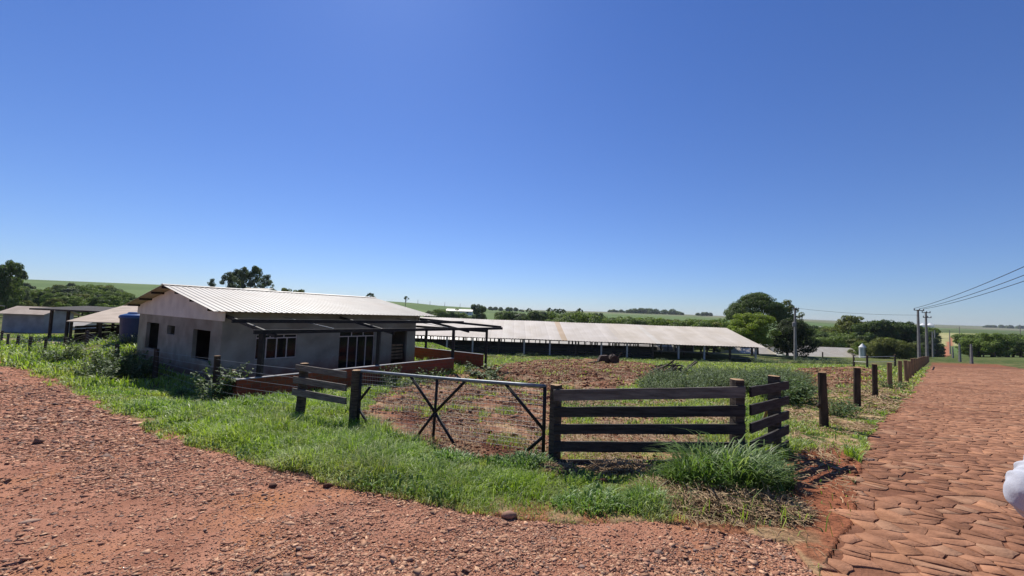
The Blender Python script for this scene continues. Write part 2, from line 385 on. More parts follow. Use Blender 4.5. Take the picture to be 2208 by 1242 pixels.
# ------------------------------------------------------------------ ground sheet
def polar(rs, th):
    Rr, Tt = np.meshgrid(rs, th, indexing='ij'); return Rr * np.sin(Tt), Rr * np.cos(Tt)
th_in = np.radians(np.arange(-60, 60.01, .21)); th_out = np.radians(np.arange(63, 298, 4.))
th = np.concatenate([th_in, th_out])
rs = np.concatenate([[.3, .8, 1.3], np.exp(np.arange(math.log(1.8), math.log(60), .0085)), np.exp(np.arange(math.log(60.5), math.log(5600), .022))])
X, Y = polar(rs, th); Zb = zt(X, Y)
g, p, so, dr, sv, vg = zones(X, Y)
rr = np.hypot(X, Y); near = 1 - sstep(60, 110, rr)
rough_n = (fbm(X * 2.2, Y * 2.2, 11, 5) - .5)
churn = (fbm(X * 1.3, Y * 1.3, 21, 3) - .5) * .16 + (np.abs(fbm(X * 5, Y * 5, 23, 4) - .5)) * .16
amp = np.where(so, 1, np.where(dr, .35, .12))
Z = Zb + near * (amp * churn + .05 * rough_n * ~(g | p)) - .05 * (g | p) * near
n1 = fbm(X * .8, Y * .8, 41, 5); n2 = fbm(X * 3.1, Y * 3.1, 51, 4); n3 = fbm(X * .06, Y * .06, 61, 4); nf = fbm(X * .012, Y * .012, 71, 4)
def lerp(a, b, t): return a + (b - a) * t[..., None]
c = lambda *q: np.array(q, float)
soil = lerp(c(.25, .115, .066), c(.38, .235, .142), sstep(.42, .66, n2 * .6 + n1 * .4))
straw = lerp(c(.30, .19, .10), c(.42, .31, .17), sstep(.4, .6, n2))
green = lerp(c(.055, .085, .02), c(.12, .14, .045), sstep(.35, .65, n1))
colr = green.copy()
drymix = sstep(.47, .62, n1 * .5 + n2 * .5)
colr = lerp(colr, c(.26, .20, .10), drymix * .65)
colr = np.where(dr[..., None], lerp(straw, soil, sstep(.5, .62, n1)), colr)
colr = np.where(vg[..., None], lerp(lerp(green, straw, sstep(.42, .58, n2)), soil, sstep(.5, .6, n1) * .6), colr)
colr = np.where(so[..., None], lerp(soil, straw, sstep(.56, .72, n2 * .5 + n1 * .5) * .75), colr)
# a dark band of fresh tilled soil runs across the yard
ctr = np.array(gnd(1250, 805)[:2]); band = np.exp(-(((X - ctr[0]) / 9) ** 2 + ((Y - ctr[1]) / 5) ** 2))
colr = np.where(so[..., None], lerp(colr, c(.105, .042, .027), np.clip(band * 1.3, 0, .85) * sstep(.3, .5, n2)), colr)
stz = pip(X, Y, STRAWZ); colr = np.where(stz[..., None], lerp(c(.24, .125, .075), c(.36, .24, .135), sstep(.4, .6, n2)), colr)
colr = np.where(sv[..., None], lerp(c(.30, .115, .06), c(.22, .085, .045), n2), colr)
ge_d = np.full(X.shape, 99.); sel = rr < 32
for (ax_, ay_), (bx_, by_) in zip(GE[:-1], GE[1:]):
    dx_, dy_ = bx_ - ax_, by_ - ay_; tt = np.clip(((X[sel] - ax_) * dx_ + (Y[sel] - ay_) * dy_) / (dx_ * dx_ + dy_ * dy_), 0, 1); ge_d[sel] = np.minimum(ge_d[sel], np.hypot(X[sel] - ax_ - tt * dx_, Y[sel] - ay_ - tt * dy_))
colr = lerp(colr, lerp(c(.30, .13, .07), c(.33, .22, .125), sstep(.45, .6, n2)), np.exp(-(ge_d / .42) ** 2))
colr = np.where((g | p)[..., None], c(.26, .105, .058), colr)
for pts_, rw in (([(1165, 978), (1080, 962), (990, 928), (962, 892), (995, 862), (1055, 838), (1110, 815)], .42), ([(1180, 935), (1120, 908), (1098, 880), (1120, 855)], .3), ([(985, 985), (900, 935), (880, 890), (905, 850)], .25)):
    pl_ = plan(pts_); dd = np.full(X.shape, 99.); sel = (rr > 5) & (rr < 30)
    for (ax_, ay_), (bx_, by_) in zip(pl_[:-1], pl_[1:]):
        dx_, dy_ = bx_ - ax_, by_ - ay_; tt = np.clip(((X[sel] - ax_) * dx_ + (Y[sel] - ay_) * dy_) / (dx_ * dx_ + dy_ * dy_), 0, 1); dd[sel] = np.minimum(dd[sel], np.hypot(X[sel] - ax_ - tt * dx_, Y[sel] - ay_ - tt * dy_))
    k_ = np.exp(-(dd / rw) ** 2) * (so | dr); Z -= .07 * k_; colr = lerp(colr, c(.13, .052, .032), k_ * sstep(.15, .4, n2))
trk = pip(X, Y, TRACK); colr = np.where(trk[..., None], c(.50, .36, .25), colr)
# beyond the yard: pasture, crops and dry stubble fields
colpx = 1104 + 880 * X / np.maximum(Y, 1)
mid = sstep(60, 110, Y)
past = lerp(c(.075, .11, .03), c(.13, .16, .05), sstep(.35, .65, n3))
crop = lerp(c(.10, .165, .045), c(.13, .20, .06), sstep(.4, .6, nf))
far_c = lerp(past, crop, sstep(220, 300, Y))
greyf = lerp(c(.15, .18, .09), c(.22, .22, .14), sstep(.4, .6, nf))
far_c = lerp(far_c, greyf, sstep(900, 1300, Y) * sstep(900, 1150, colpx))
far_c = lerp(far_c, c(.17, .19, .12), sstep(1500, 2600, Y))  # haze put into the ground colour: slopes turn greyer with distance
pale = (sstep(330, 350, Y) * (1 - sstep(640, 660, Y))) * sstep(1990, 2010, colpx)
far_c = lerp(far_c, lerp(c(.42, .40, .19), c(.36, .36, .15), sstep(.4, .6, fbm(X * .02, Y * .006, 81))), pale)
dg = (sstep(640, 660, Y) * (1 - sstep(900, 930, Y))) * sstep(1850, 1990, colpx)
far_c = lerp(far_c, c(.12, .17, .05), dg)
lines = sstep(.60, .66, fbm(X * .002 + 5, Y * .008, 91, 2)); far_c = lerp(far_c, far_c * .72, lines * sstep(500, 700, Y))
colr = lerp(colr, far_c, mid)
ur = 2036 + (np.clip(Y, 150, 600) - 180) * .055; rdm = (np.abs(colpx - ur) < 9 * (1 - sstep(150, 520, Y) * .6)) & (Y > 130) & (Y < 520)
colr = np.where(rdm[..., None], c(.40, .17, .095), colr)
nR, nT = X.shape
V = np.stack([X, Y, Z], -1).reshape(-1, 3)
I, J = np.meshgrid(np.arange(nR - 1), np.arange(nT), indexing='ij'); J2 = (J + 1) % nT
quads = np.stack([I * nT + J, I * nT + J2, (I + 1) * nT + J2, (I + 1) * nT + J], -1).reshape(-1, 4)[:, ::-1]
V = np.vstack([V, [[0, 0, gz(0, 0) - .05]]]); cen = len(V) - 1
tri = np.stack([np.full(nT, cen), (np.arange(nT) + 1) % nT, np.arange(nT)], -1)
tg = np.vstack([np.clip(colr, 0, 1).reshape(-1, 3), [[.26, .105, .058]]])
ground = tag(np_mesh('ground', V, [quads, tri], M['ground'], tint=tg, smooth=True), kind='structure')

def sheet(name, poly, mat, dz, fn, rmax, warpk):
    r_ = np.concatenate([[.02, .4, .9, 1.4], np.exp(np.arange(math.log(1.9), math.log(rmax), .0095))])
    t_ = np.concatenate([np.radians(np.arange(-62, 62.01, .24)), np.radians(np.arange(65, 297, 4.))])
    x, y = polar(r_, t_); wx, wy = warp(x, y)
    keep = pip(wx * warpk + x * (1 - warpk), wy * warpk + y * (1 - warpk), poly)
    z = zt(x, y) + dz + fn(x, y)
    nr, nt_ = x.shape; i, j = np.meshgrid(np.arange(nr - 1), np.arange(nt_), indexing='ij'); j2 = (j + 1) % nt_
    q = np.stack([i * nt_ + j, i * nt_ + j2, (i + 1) * nt_ + j2, (i + 1) * nt_ + j], -1).reshape(-1, 4)[:, ::-1]
    k = keep.ravel(); q = q[k[q].sum(1) >= 3]
    used = np.unique(q); mp = np.zeros(x.size, int); mp[used] = np.arange(len(used))
    return tag(np_mesh(name, np.stack([x, y, z], -1).reshape(-1, 3)[used], [mp[q]], mat, smooth=True), kind='structure')
gravel_fn = lambda x, y: .06 * (fbm(x * .7, y * .7, 5) - .5) + .05 * (fbm(x * 5, y * 5, 15, 5) - .5)
sheet('gravel_road', GRAVEL, M['gravelroad'], .0, gravel_fn, 70, 1)
sheet('paved_road', PAVED, M['pavebed'], -.010, lambda x, y: .012 * (fbm(x * 6, y * 6, 15) - .5), 100, .35)

# ------------------------------------------------------------------ paving stones (voronoi slabs laid in the road bed)
def gz_c(q):
    return (.0194 * q[0] - .0793 * max(q[1], -6), .0194, -.0793)
def voronoi_stones(su, sv_, nu, nv, u0, v0, ulim):
    """irregular flat slabs (voronoi cells) laid between ulim[0] and ulim[1] metres along the road"""
    o = np.array([1.5, 0.]); du = np.array([RD[0], RD[1]]); dv = nrm; k_ = su / .135
    jit = rng.uniform(-.5, .5, (nu, nv, 2)); live = rng.random((nu, nv)) > .32
    Pu = u0 + (np.arange(nu)[:, None] + jit[..., 0]) * su; Pv = v0 + (np.arange(nv)[None, :] + (np.arange(nu) % 2)[:, None] * .5 + jit[..., 1]) * sv_
    qx = o[0] + RD[0] * Pu + nrm[0] * Pv; qy = RD[1] * Pu + nrm[1] * Pv
    wx, wy = warp(qx, qy, .12); ok = pip(wx, wy, PAVED) & ~pip(wx, wy, GRAVEL) & (fbm(qx * 1.3, qy * 1.3, 77) < .74) & live & (qy > -1.5) & (Pu > ulim[0]) & (Pu < ulim[1])
    Vs = []; tops = {}; tint = []; nvt = 0; sides = []
    wear = fbm(qx * .35, qy * .35, 307, 4); dust = fbm(qx * 1.1, qy * 1.1, 311, 3)
    for a in range(2, nu - 2):
        for b in range(2, nv - 2):
            if not ok[a, b]: continue
            pu, pv = Pu[a, b], Pv[a, b]; q = o + du * pu + dv * pv
            poly = [(-.3 * k_, -.34 * k_), (.3 * k_, -.34 * k_), (.3 * k_, .34 * k_), (-.3 * k_, .34 * k_)]
            gap = .0015 + .022 * random.random() ** 3
            for da in (-2, -1, 0, 1, 2):
                for db in (-2, -1, 0, 1, 2):
                    if (da == 0 and db == 0) or not live[a + da, b + db]: continue
                    nx, ny = Pu[a + da, b + db] - pu, Pv[a + da, b + db] - pv
                    L2 = nx * nx + ny * ny; lim = L2 / 2 - gap * math.sqrt(L2)
                    out = []
                    for i in range(len(poly)):
                        A, B = poly[i - 1], poly[i]; ka = A[0] * nx + A[1] * ny - lim; kb = B[0] * nx + B[1] * ny - lim
                        if (ka < 0) != (kb < 0):
                            t = ka / (ka - kb); out.append((A[0] + (B[0] - A[0]) * t, A[1] + (B[1] - A[1]) * t))
                        if kb < 0: out.append(B)
                    poly = out
                    if not poly: break
                if not poly: break
            if len(poly) < 3: continue
            pl = []
            for i in range(len(poly)):                              # chip the edges so that no side is ruler straight
                A, B = poly[i], poly[(i + 1) % len(poly)]; L_ = math.hypot(B[0] - A[0], B[1] - A[1])
                if L_ < .016 * k_: continue
                pl.append(A)
                if L_ > .09: 
                    t = random.uniform(.35, .65); w_ = random.uniform(-.012, .003) ; nx, ny = (B[1] - A[1]) / L_, -(B[0] - A[0]) / L_
                    pl.append((A[0] + (B[0] - A[0]) * t + nx * w_, A[1] + (B[1] - A[1]) * t + ny * w_))
            if len(pl) < 3: continue
            zb = gz_c(q); tx, ty = random.gauss(0, .006), random.gauss(0, .006); h = .003 + random.gauss(0, .0018)
            n = len(pl); ring = []
            for (k, hh) in ((1, -.03), (1, -.0012), (.985, 0)):
                for (eu, ev) in pl:
                    w = q + du * eu * k + dv * ev * k
                    ring.append((w[0], w[1], zb[0] + zb[1] * (w[0] - q[0]) + zb[2] * (w[1] - q[1]) + h + hh + tx * eu + ty * ev))
            Vs += ring
            for k in range(2):
                for i in range(n): sides.append((nvt + k * n + i, nvt + k * n + (i + 1) % n, nvt + (k + 1) * n + (i + 1) % n, nvt + (k + 1) * n + i))
            tops.setdefault(n, []).append([nvt + 2 * n + i for i in range(n)])
            t = min(max((wear[a, b] - .35) * 3, 0), 1); base = np.array([.385, .193, .112]) * (1 - t) + np.array([.29, .14, .082]) * t
            r_ = random.random()
            if r_ < .12: base = np.array([.37, .205, .125])
            elif r_ < .20: base = np.array([.40, .20, .112])
            base = base * random.uniform(.88, 1.12) * (1 + .25 * (dust[a, b] - .5))
            tint += [base] * (3 * n); nvt += 3 * n
    return np.array(Vs), [np.array(sides)] + [np.array(x) for x in tops.values()], np.array(tint)
paved = bpy.data.objects['paved_road']
for args in ((.135, .205, 290, 80, -5.0, -4.0, (-9, 31.5)), (.27, .40, 190, 44, 30.0, -4.0, (31.5, 80))):
    pv_, pf_, pt_ = voronoi_stones(*args)
    np_mesh('paving_stones', pv_, pf_, M['pavestone'], parent=paved, tint=pt_)

# ------------------------------------------------------------------ scatter tools
def rot_z(a):
    c_, s_ = np.cos(a), np.sin(a); o = np.zeros_like(a); l = np.ones_like(a)
    return np.stack([np.stack([c_, -s_, o], -1), np.stack([s_, c_, o], -1), np.stack([o, o, l], -1)], -2)
def rot_axis(ax, a):
    x, y, z = ax.T; c_, s_ = np.cos(a), np.sin(a); t = 1 - c_
    return np.stack([np.stack([t * x * x + c_, t * x * y - s_ * z, t * x * z + s_ * y], -1),
                     np.stack([t * x * y + s_ * z, t * y * y + c_, t * y * z - s_ * x], -1),
                     np.stack([t * x * z - s_ * y, t * y * z + s_ * x, t * z * z + c_], -1)], -2)
def ico():
    p = (1 + 5 ** .5) / 2
    v = np.array([(-1, p, 0), (1, p, 0), (-1, -p, 0), (1, -p, 0), (0, -1, p), (0, 1, p), (0, -1, -p), (0, 1, -p), (p, 0, -1), (p, 0, 1), (-p, 0, -1), (-p, 0, 1)], float)
    f = np.array([(0, 11, 5), (0, 5, 1), (0, 1, 7), (0, 7, 10), (0, 10, 11), (1, 5, 9), (5, 11, 4), (11, 10, 2), (10, 7, 6), (7, 1, 8), (3, 9, 4), (3, 4, 2), (3, 2, 6), (3, 6, 8), (3, 8, 9), (4, 9, 5), (2, 4, 11), (6, 2, 10), (8, 6, 7), (9, 8, 1)])
    return v / np.linalg.norm(v[0]), f
IV, IF = ico()
OV = np.array([(1, 0, 0), (0, 1, 0), (-1, 0, 0), (0, -1, 0), (.25, .1, .8), (-.2, .1, -.8), (.1, -.3, .75)], float)
OF = np.array([(0, 1, 4), (1, 2, 4), (2, 6, 4), (2, 3, 6), (3, 0, 6), (0, 4, 6), (1, 0, 5), (2, 1, 5), (3, 2, 5), (0, 3, 5)])
def stones(name, x, y, size, tint, mat, flat=(.35, .7), lift=.15, dz=0.0, fn=None, shard=False):
    n = len(x); BV, BF = (OV, OF) if shard else (IV, IF); nv_ = len(BV)
    V = BV[None] * rng.uniform(.6, 1.25, (n, nv_, 1)) + (rng.normal(0, .16, (n, nv_, 3)) if shard else 0)
    V = V * np.stack([rng.uniform(.7, 1.4, n), rng.uniform(.7, 1.2, n), rng.uniform(*flat, n)], -1)[:, None, :]
    ax = rng.normal(size=(n, 3)) * [1, 1, .01]; ax /= np.linalg.norm(ax, axis=1)[:, None]
    Rm = rot_axis(ax, rng.normal(0, .3, n)) @ rot_z(rng.uniform(0, 6.28, n))
    V = np.einsum('nij,nkj->nki', Rm, V) * size[:, None, None]
    z = zt(x, y) + dz + (fn(x, y) if fn else 0)
    V += np.stack([x, y, z + size * lift], -1)[:, None, :]
    F = (BF[None] + (np.arange(n) * nv_)[:, None, None]).reshape(-1, 3)
    return np_mesh(name, V.reshape(-1, 3), [F], mat, tint=np.repeat(tint, nv_, 0))
def polar_pts(n, r0, r1, a0=-60, a1=60, pw=0.0):
    """points with density falling as 1/r^2 (pw=0); pw>0 keeps more of them far off"""
    u = rng.random(n); r = np.exp(math.log(r0) + u ** (1 / (1 + pw)) * (math.log(r1) - math.log(r0)))
    t = np.radians(rng.uniform(a0, a1, n)); return r * np.sin(t), r * np.cos(t)

# pebbles on the gravel road
x, y = polar_pts(1000000, 2.3, 32, -76, 60)
g, p, so, dr, sv, vg = zones(x, y)
vtr = (x - GE[7][0]) * -gdir[1] + (y - GE[7][1]) * gdir[0]; dens = fbm(x * .7, y * .7, 101, 4) - .2 * np.exp(-((np.abs(vtr) - 2.3) / .5) ** 2) - .2 * np.exp(-((np.abs(vtr) - 4.2) / .5) ** 2); k = g & (rng.random(len(x)) < np.clip((dens - .30) * 4.0, .25, 1))
x, y = x[k], y[k]; r = np.hypot(x, y)
size = np.clip(rng.lognormal(-4.80, .50, len(x)), .004, .04) * np.clip(r / 5, 1, 3.2)
t = rng.random((len(x), 1)); tint = np.array([.50, .262, .168]) * (1 - t) + np.array([.32, .148, .09]) * t
pal = rng.random(len(x)) < .2; tint[pal] = np.array([.66, .40, .25]) * rng.uniform(.8, 1.1, (pal.sum(), 1))
gry = rng.random(len(x)) < .12; tint[gry] = np.array([.29, .19, .145]) * rng.uniform(.8, 1.1, (gry.sum(), 1))
tag(stones('gravel', x, y, size, tint, M['pebble'], flat=(.18, .5), lift=.10, fn=gravel_fn, shard=True), kind='stuff', label='loose red gravel strewn over the dirt road')
x, y = polar_pts(10000, 2.3, 22, -76, 45)
g, *_ = zones(x, y); k = g & (fbm(x * .7, y * .7, 101, 4) > .42); x, y = x[k], y[k]
size = np.clip(rng.lognormal(-3.7, .42, len(x)), .012, .06)
t = rng.random((len(x), 1)); tint = np.array([.52, .31, .195]) * (1 - t) + np.array([.38, .195, .115]) * t
tag(stones('flat_gravel', x, y, size, tint, M['pebble'], flat=(.16, .4), lift=.08, fn=gravel_fn, shard=True), kind='stuff', label='flat reddish stone chips lying in the gravel')
# clods in the churned yard
x, y = polar_pts(130000, 6, 62, -40, 52, .7)
g, p, so, dr, sv, vg = zones(x, y); k = ((so & (fbm(x * .9, y * .9, 601, 3) > .40)) | (dr & (rng.random(len(x)) < .35)) | (sv & (rng.random(len(x)) < .3))) & ~g & ~p & (rng.random(len(x)) < .9); x, y = x[k], y[k]
r = np.hypot(x, y); size = np.clip(rng.lognormal(-3.95, .55, len(x)), .008, .09) * np.clip(r / 11, .8, 2.4)
t = rng.random((len(x), 1)); tint = np.array([.35, .185, .11]) * (1 - t) + np.array([.18, .08, .048]) * t
tag(stones('soil_clods', x, y, size, tint, M['clod'], flat=(.5, .9), lift=.2, dz=.02, shard=True), kind='stuff', label='broken red soil clods in the churned yard')

# ------------------------------------------------------------------ grass
def blades(name, x, y, h, wdt, lean, tint, mat, z=None, curl=.5, flat=False):
    n = len(x); z = zt(x, y) - .02 if z is None else z
    a = rng.uniform(0, 6.283, n); d = np.stack([np.cos(a), np.sin(a)], -1); s = np.stack([-d[:, 1], d[:, 0]], -1)
    P = np.zeros((n, 5, 3))
    b = np.stack([x, y, z], -1)
    l1 = lean * .35 * h; l2 = lean * h
    h1 = h * .6; h2 = h * np.sqrt(np.clip(1 - (lean * .75) ** 2, .12, 1)) * (1 - curl * .25 * rng.random(n))
    for i, (ll, hh, sw) in enumerate(((0, 0, -.5), (0, 0, .5), (l1, h1, .42), (l1, h1, -.42), (l2, h2, 0))):
        ll = ll * np.ones(n); hh = hh * np.ones(n)
        P[:, i, :2] = b[:, :2] + d * ll[:, None] + s * (sw * wdt)[:, None]; P[:, i, 2] = b[:, 2] + hh
    base = (np.arange(n) * 5)[:, None]
    T = np.repeat(tint, 5, 0)
    return np_mesh(name, P.reshape(-1, 3), [base + np.array([0, 1, 2, 3]), base + np.array([3, 2, 4])], mat, tint=T)
def mixc(A, B, t): return np.array(A)[None] * (1 - t[:, None]) + np.array(B)[None] * t[:, None]
wing_px = [(0, 0)]
def grass_fields(n, r0, r1, pw=0.0):
    x, y = polar_pts(n, r0, r1, -72, 68, pw)
    g, p, so, dr, sv, vg = zones(x, y); r = np.hypot(x, y)
    clump = fbm(x * 1.6, y * 1.6, 131, 3); big = fbm(x * .45, y * .45, 141, 3); dryn = fbm(x * .8, y * .8, 41, 5) * .5 + fbm(x * 3.1, y * 3.1, 51, 4) * .5
    house = rect_w(x, y, HA, U1, NF, -.3, HL + .3, -HD, .1, .05) > .5
    ver = rect_w(x, y, HA, U1, NF, -1.1, HL + .2, .1, 4.4, .05) > .5
    shed = rect_w(x, y, (0, 71), (1, 0), (0, 1), -40, 46, 1, 40, .05) > .5
    colpx = 1104 + 880 * x / y
    dens = np.clip((clump - .22) * 5, .35, 1)
    dens = np.where(g | p, 0, dens)
    dens = np.where(sv, .03, dens)
    dens = np.where(so, np.clip((clump - .60) * 3.0, .0, .3), dens)
    dens = np.where(dr, np.clip((clump - .50) * 3.5, .05, .6), dens)
    dens = np.where(vg, np.clip((clump - .34) * 3.2, .1, .9), dens)
    inner = (y > 12) & (colpx > 1050) & ~so
    dens = np.where(inner, np.clip((clump - .3) * 3, .15, .95), dens)
    hp = np.zeros(n, bool)
    for (cx, cy), hr in HEAPS: hp |= ((x - cx) ** 2 + (y - cy) ** 2) < (hr * (.75 + .5 * clump)) ** 2
    dens = np.where(pip(x, y, STRAWZ), .06, dens); dens = np.where(sv | ((x > 1.7) & (y < 4.4)), .008, dens)
    dens = np.where(hp, .04, dens); dens = np.where(house | ver | shed, 0, dens)
    dens = np.where(pip(x, y, TRACK) | g | p, 0, dens)
    k = rng.random(n) < dens; x, y, r, clump, big, dryn, so, dr, vg, inner = [q[k] for q in (x, y, r, clump, big, dryn, so, dr, vg, inner)]
    h = (.08 + .20 * np.clip((big - .35) * 3, 0, 1)) * rng.uniform(.5, 1.3, len(x)) * np.clip(.25 + 1.5 * clump, .3, 1.5)
    h = np.where(so | dr, h * .55, h); h = np.where(vg, h * .6, h); h = np.where(inner & ~so & ~dr, h * .6, h); h = np.where(y > 45, h * .55, h)
    # distance to the gravel edge keeps the rim short
    h *= np.clip(r / 14, 1, 1.5)
    return x, y, r, h, clump, big, dryn, so, dr, vg, inner
def make_grass(name, n, r0, r1, pw, label):
    x, y, r, h, clump, big, dryn, so, dr, vg, inner = grass_fields(n, r0, r1, pw)
    ed = np.full(len(x), 9.)
    for (ax_, ay_), (bx_, by_) in zip(GE[:-1], GE[1:]):
        dx_, dy_ = bx_ - ax_, by_ - ay_; tt = np.clip(((x - ax_) * dx_ + (y - ay_) * dy_) / (dx_ * dx_ + dy_ * dy_), 0, 1); ed = np.minimum(ed, np.hypot(x - ax_ - tt * dx_, y - ay_ - tt * dy_))
    fringe = np.exp(-(ed / (.05 + .28 * clump)) ** 2); h = h * (1 - .5 * fringe)
    w = np.clip(.0016 * r, .006, .09) * rng.uniform(.7, 1.3, len(x))
    h = np.maximum(h, w * 2.2)
    lean = np.clip(rng.normal(.68, .3, len(x)), .05, 1.2)
    t = np.clip(rng.random(len(x)) * .7 + (fbm(x * .9, y * .9, 211, 3) - .35) * 1.2, 0, 1); cool = np.clip((fbm(x * .55, y * .55, 221, 3) - .46) * 4, 0, 1)
    tint = mixc((.165, .275, .025), (.42, .54, .07), t)
    tint = tint * (1 - cool[:, None]) + tint * np.array([[.85, .92, 1.45]]) * cool[:, None]
    pale = np.clip((dryn - .5) * 5, 0, .8) * rng.random(len(x)); pale = np.where(dr | so | vg | inner, np.clip(pale + .35 * rng.random(len(x)), 0, 1), pale)
    pale = np.maximum(pale, fringe * rng.random(len(x)) * .9)
    tint = tint * (1 - pale[:, None]) + np.array([[.42, .36, .18]]) * pale[:, None]
    grey = rng.random(len(x)) < .16; tint[grey] = np.array([.42, .48, .25])
    tag(blades(name, x, y, h, w, lean, tint, M['blade']), kind='stuff', label=label)
make_grass('verge_grass', 500000, 3.4, 20, .35, 'thick green grass on the verge and around the gate')
x, y, r, h, clump, big, dryn, so, dr, vg, inner = grass_fields(48000, 3.4, 15, .3)
k = (fbm(x * 1.1, y * 1.1, 501, 3) > .52) & ~so; x, y, r = x[k], y[k], r[k]; t = rng.random(len(x))
tag(blades('broad_leaves', x, y, rng.uniform(.03, .11, len(x)) * np.clip(r / 9, 1, 1.3), rng.uniform(.014, .032, len(x)) * np.clip(r / 12, 1, 1.3), rng.uniform(.5, 1.25, len(x)), mixc((.07, .14, .035), (.19, .28, .07), t), M['weedleaf'], z=zt(x, y) + .02 + .08 * rng.random(len(x))), kind='stuff', label='low broad-leaved weeds mixed into the verge grass')
make_grass('yard_grass', 265000, 18, 75, .2, 'sparse green and straw coloured grass across the yard')

# lush long-bladed tussocks by the board fence and the gate
def tussock(x0, y0, rad, n, hgt, label, dark=0.0, group='long grass tussocks along the fence'):
    a = rng.uniform(0, 6.283, n); rr_ = rad * np.sqrt(rng.random(n)); x = x0 + rr_ * np.cos(a); y = y0 + rr_ * np.sin(a) * .75
    z0 = gz(x0, y0)
    h = hgt * (1 - .5 * (rr_ / rad) ** 2) * rng.uniform(.5, 1.15, n) * (.6 + .8 * fbm(x * 4.5, y * 4.5, 401, 2))
    seg = 5; P = np.zeros((n, seg * 2 + 1, 3)); ad = np.where(rng.random(n) < .5, a + rng.normal(0, .9, n), rng.uniform(0, 6.283, n)); d = np.stack([np.cos(ad), np.sin(ad)], -1); s = np.stack([-d[:, 1], d[:, 0]], -1)
    w = rng.uniform(.006, .013, n); L = rng.uniform(.4, 1.3, n) * h; zb = zt(x, y) - z0 - .02
    for i in range(seg + 1):
        f = i / seg; out = L * (f ** 1.8) * .75; up = h * (f - .42 * f ** 3.2) * 1.35
        ww = w * (1 - f) ** .5 * (.6 + .8 * f)
        if i < seg:
            for j, sg in ((0, -1), (1, 1)):
                P[:, 2 * i + j, 0] = x - x0 + d[:, 0] * out + s[:, 0] * ww * sg; P[:, 2 * i + j, 1] = y - y0 + d[:, 1] * out + s[:, 1] * ww * sg; P[:, 2 * i + j, 2] = zb + up
        else:
            P[:, 2 * seg, 0] = x - x0 + d[:, 0] * out; P[:, 2 * seg, 1] = y - y0 + d[:, 1] * out; P[:, 2 * seg, 2] = zb + up
    m = seg * 2 + 1; base = (np.arange(n) * m)[:, None]
    qs = np.concatenate([base + np.array([2 * i, 2 * i + 1, 2 * i + 3, 2 * i + 2]) for i in range(seg - 1)]); ts = base + np.array([2 * seg - 2, 2 * seg - 1, 2 * seg])
    t = rng.random(n); tint = mixc((.08, .155, .035), (.20, .29, .08), t) * (1 - dark); pl = rng.random(n) < .10; tint[pl] = (.33, .40, .22)
    o = np_mesh('grass_tussock', P.reshape(-1, 3), [qs, ts], M['blade'], tint=np.repeat(tint, m, 0)); o.location = (float(x0), float(y0), z0)
    return tag(o, label, 'tussock', group)
for (u, v, rad, n, hg, lb, dk) in (
    (1545, 1055, .64, 2000, .66, 'tall dark green grass tussock leaning against the boards at the fence corner', -.05),
    (1640, 1045, .40, 800, .50, 'dark grass tussock at the right end of the board fence', .15),
    (1455, 1040, .32, 330, .30, 'medium grass tussock beside the straw heap under the boards', 0),
    (1130, 1005, .45, 520, .27, 'pale green grass tussock in front of the right end of the gate', -.35),
    (965, 995, .5, 520, .22, 'feathery grass tussock under the cross of the gate', -.5),
    (1270, 1090, .42, 420, .24, 'grass tussock nearest the dirt road in front of the board fence', -.3),
    (1385, 1095, .34, 300, .22, 'low grass tussock at the edge of the straw heap by the road', -.2),
    (850, 960, .5, 420, .22, 'bright grass tussock at the left end of the gate', -.5)):
    q = gnd(u, v); tussock(q[0], q[1], rad, n, hg, lb, dk)

# straw: heaps of cut dry grass and stray stalks
def straw_bits(name, x, y, L, zoff, label, tilt=.25):
    n = len(x); a = rng.uniform(0, 6.283, n); e = rng.normal(0, tilt, n); d = np.stack([np.cos(a) * np.cos(e), np.sin(a) * np.cos(e), np.sin(e)], -1); s = np.stack([-np.sin(a), np.cos(a), np.zeros(n)], -1)
    r = np.hypot(x, y); w = np.clip(.0012 * r, .003, .03)
    cpt = np.stack([x, y, zt(x, y) + zoff], -1); bend = rng.normal(0, .12, n) * L
    P = np.zeros((n, 6, 3))
    for i, f in enumerate((-.5, 0, .5)):
        q = cpt + d * (f * L)[:, None] + s * (bend * (1 - 4 * f * f))[:, None]
        P[:, 2 * i] = q - s * w[:, None] / 2; P[:, 2 * i + 1] = q + s * w[:, None] / 2; P[:, 2 * i + 1, 2] += w * .5
    base = (np.arange(n) * 6)[:, None]
    t = rng.random(n); tint = mixc((.50, .36, .20), (.26, .15, .085), t)
    return tag(np_mesh(name, P.reshape(-1, 3), [np.concatenate([base + np.array([0, 1, 3, 2]), base + np.array([2, 3, 5, 4])])], M['straw'], tint=np.repeat(tint, 6, 0)), kind='stuff', label=label)
xs, ys, zs = [], [], []
for (cx, cy), hr in HEAPS:
    n = int(5200 * hr); a = rng.uniform(0, 6.283, n); q = hr * 1.15 * np.sqrt(rng.random(n)); xs.append(cx + q * np.cos(a) * 1.3); ys.append(cy + q * np.sin(a) * .8)
    zs.append((.30 * hr) * np.clip(1 - (q / hr / 1.15) ** 2, 0, 1) * rng.random(n) ** .5 + .015)
x = np.concatenate(xs); y = np.concatenate(ys); straw_bits('straw', x, y, rng.uniform(.05, .32, len(x)), np.concatenate(zs), 'dry cut grass heaped at the foot of the board fence')
hx, hy, hz = [], [], []
x, y = polar_pts(190000, 3, 60, -45, 55, .4); g, p, so, dr, sv, vg = zones(x, y)
stz = pip(x, y, STRAWZ); pr = np.where(stz, 1.6, np.where(so, .55, np.where(dr, .95, np.where(vg, .7, np.where(sv, .16, 0))))) * (fbm(x * 1.2, y * 1.2, 171) > .42) * ~(g | p)
k = rng.random(len(x)) < pr; x, y = x[k], y[k]
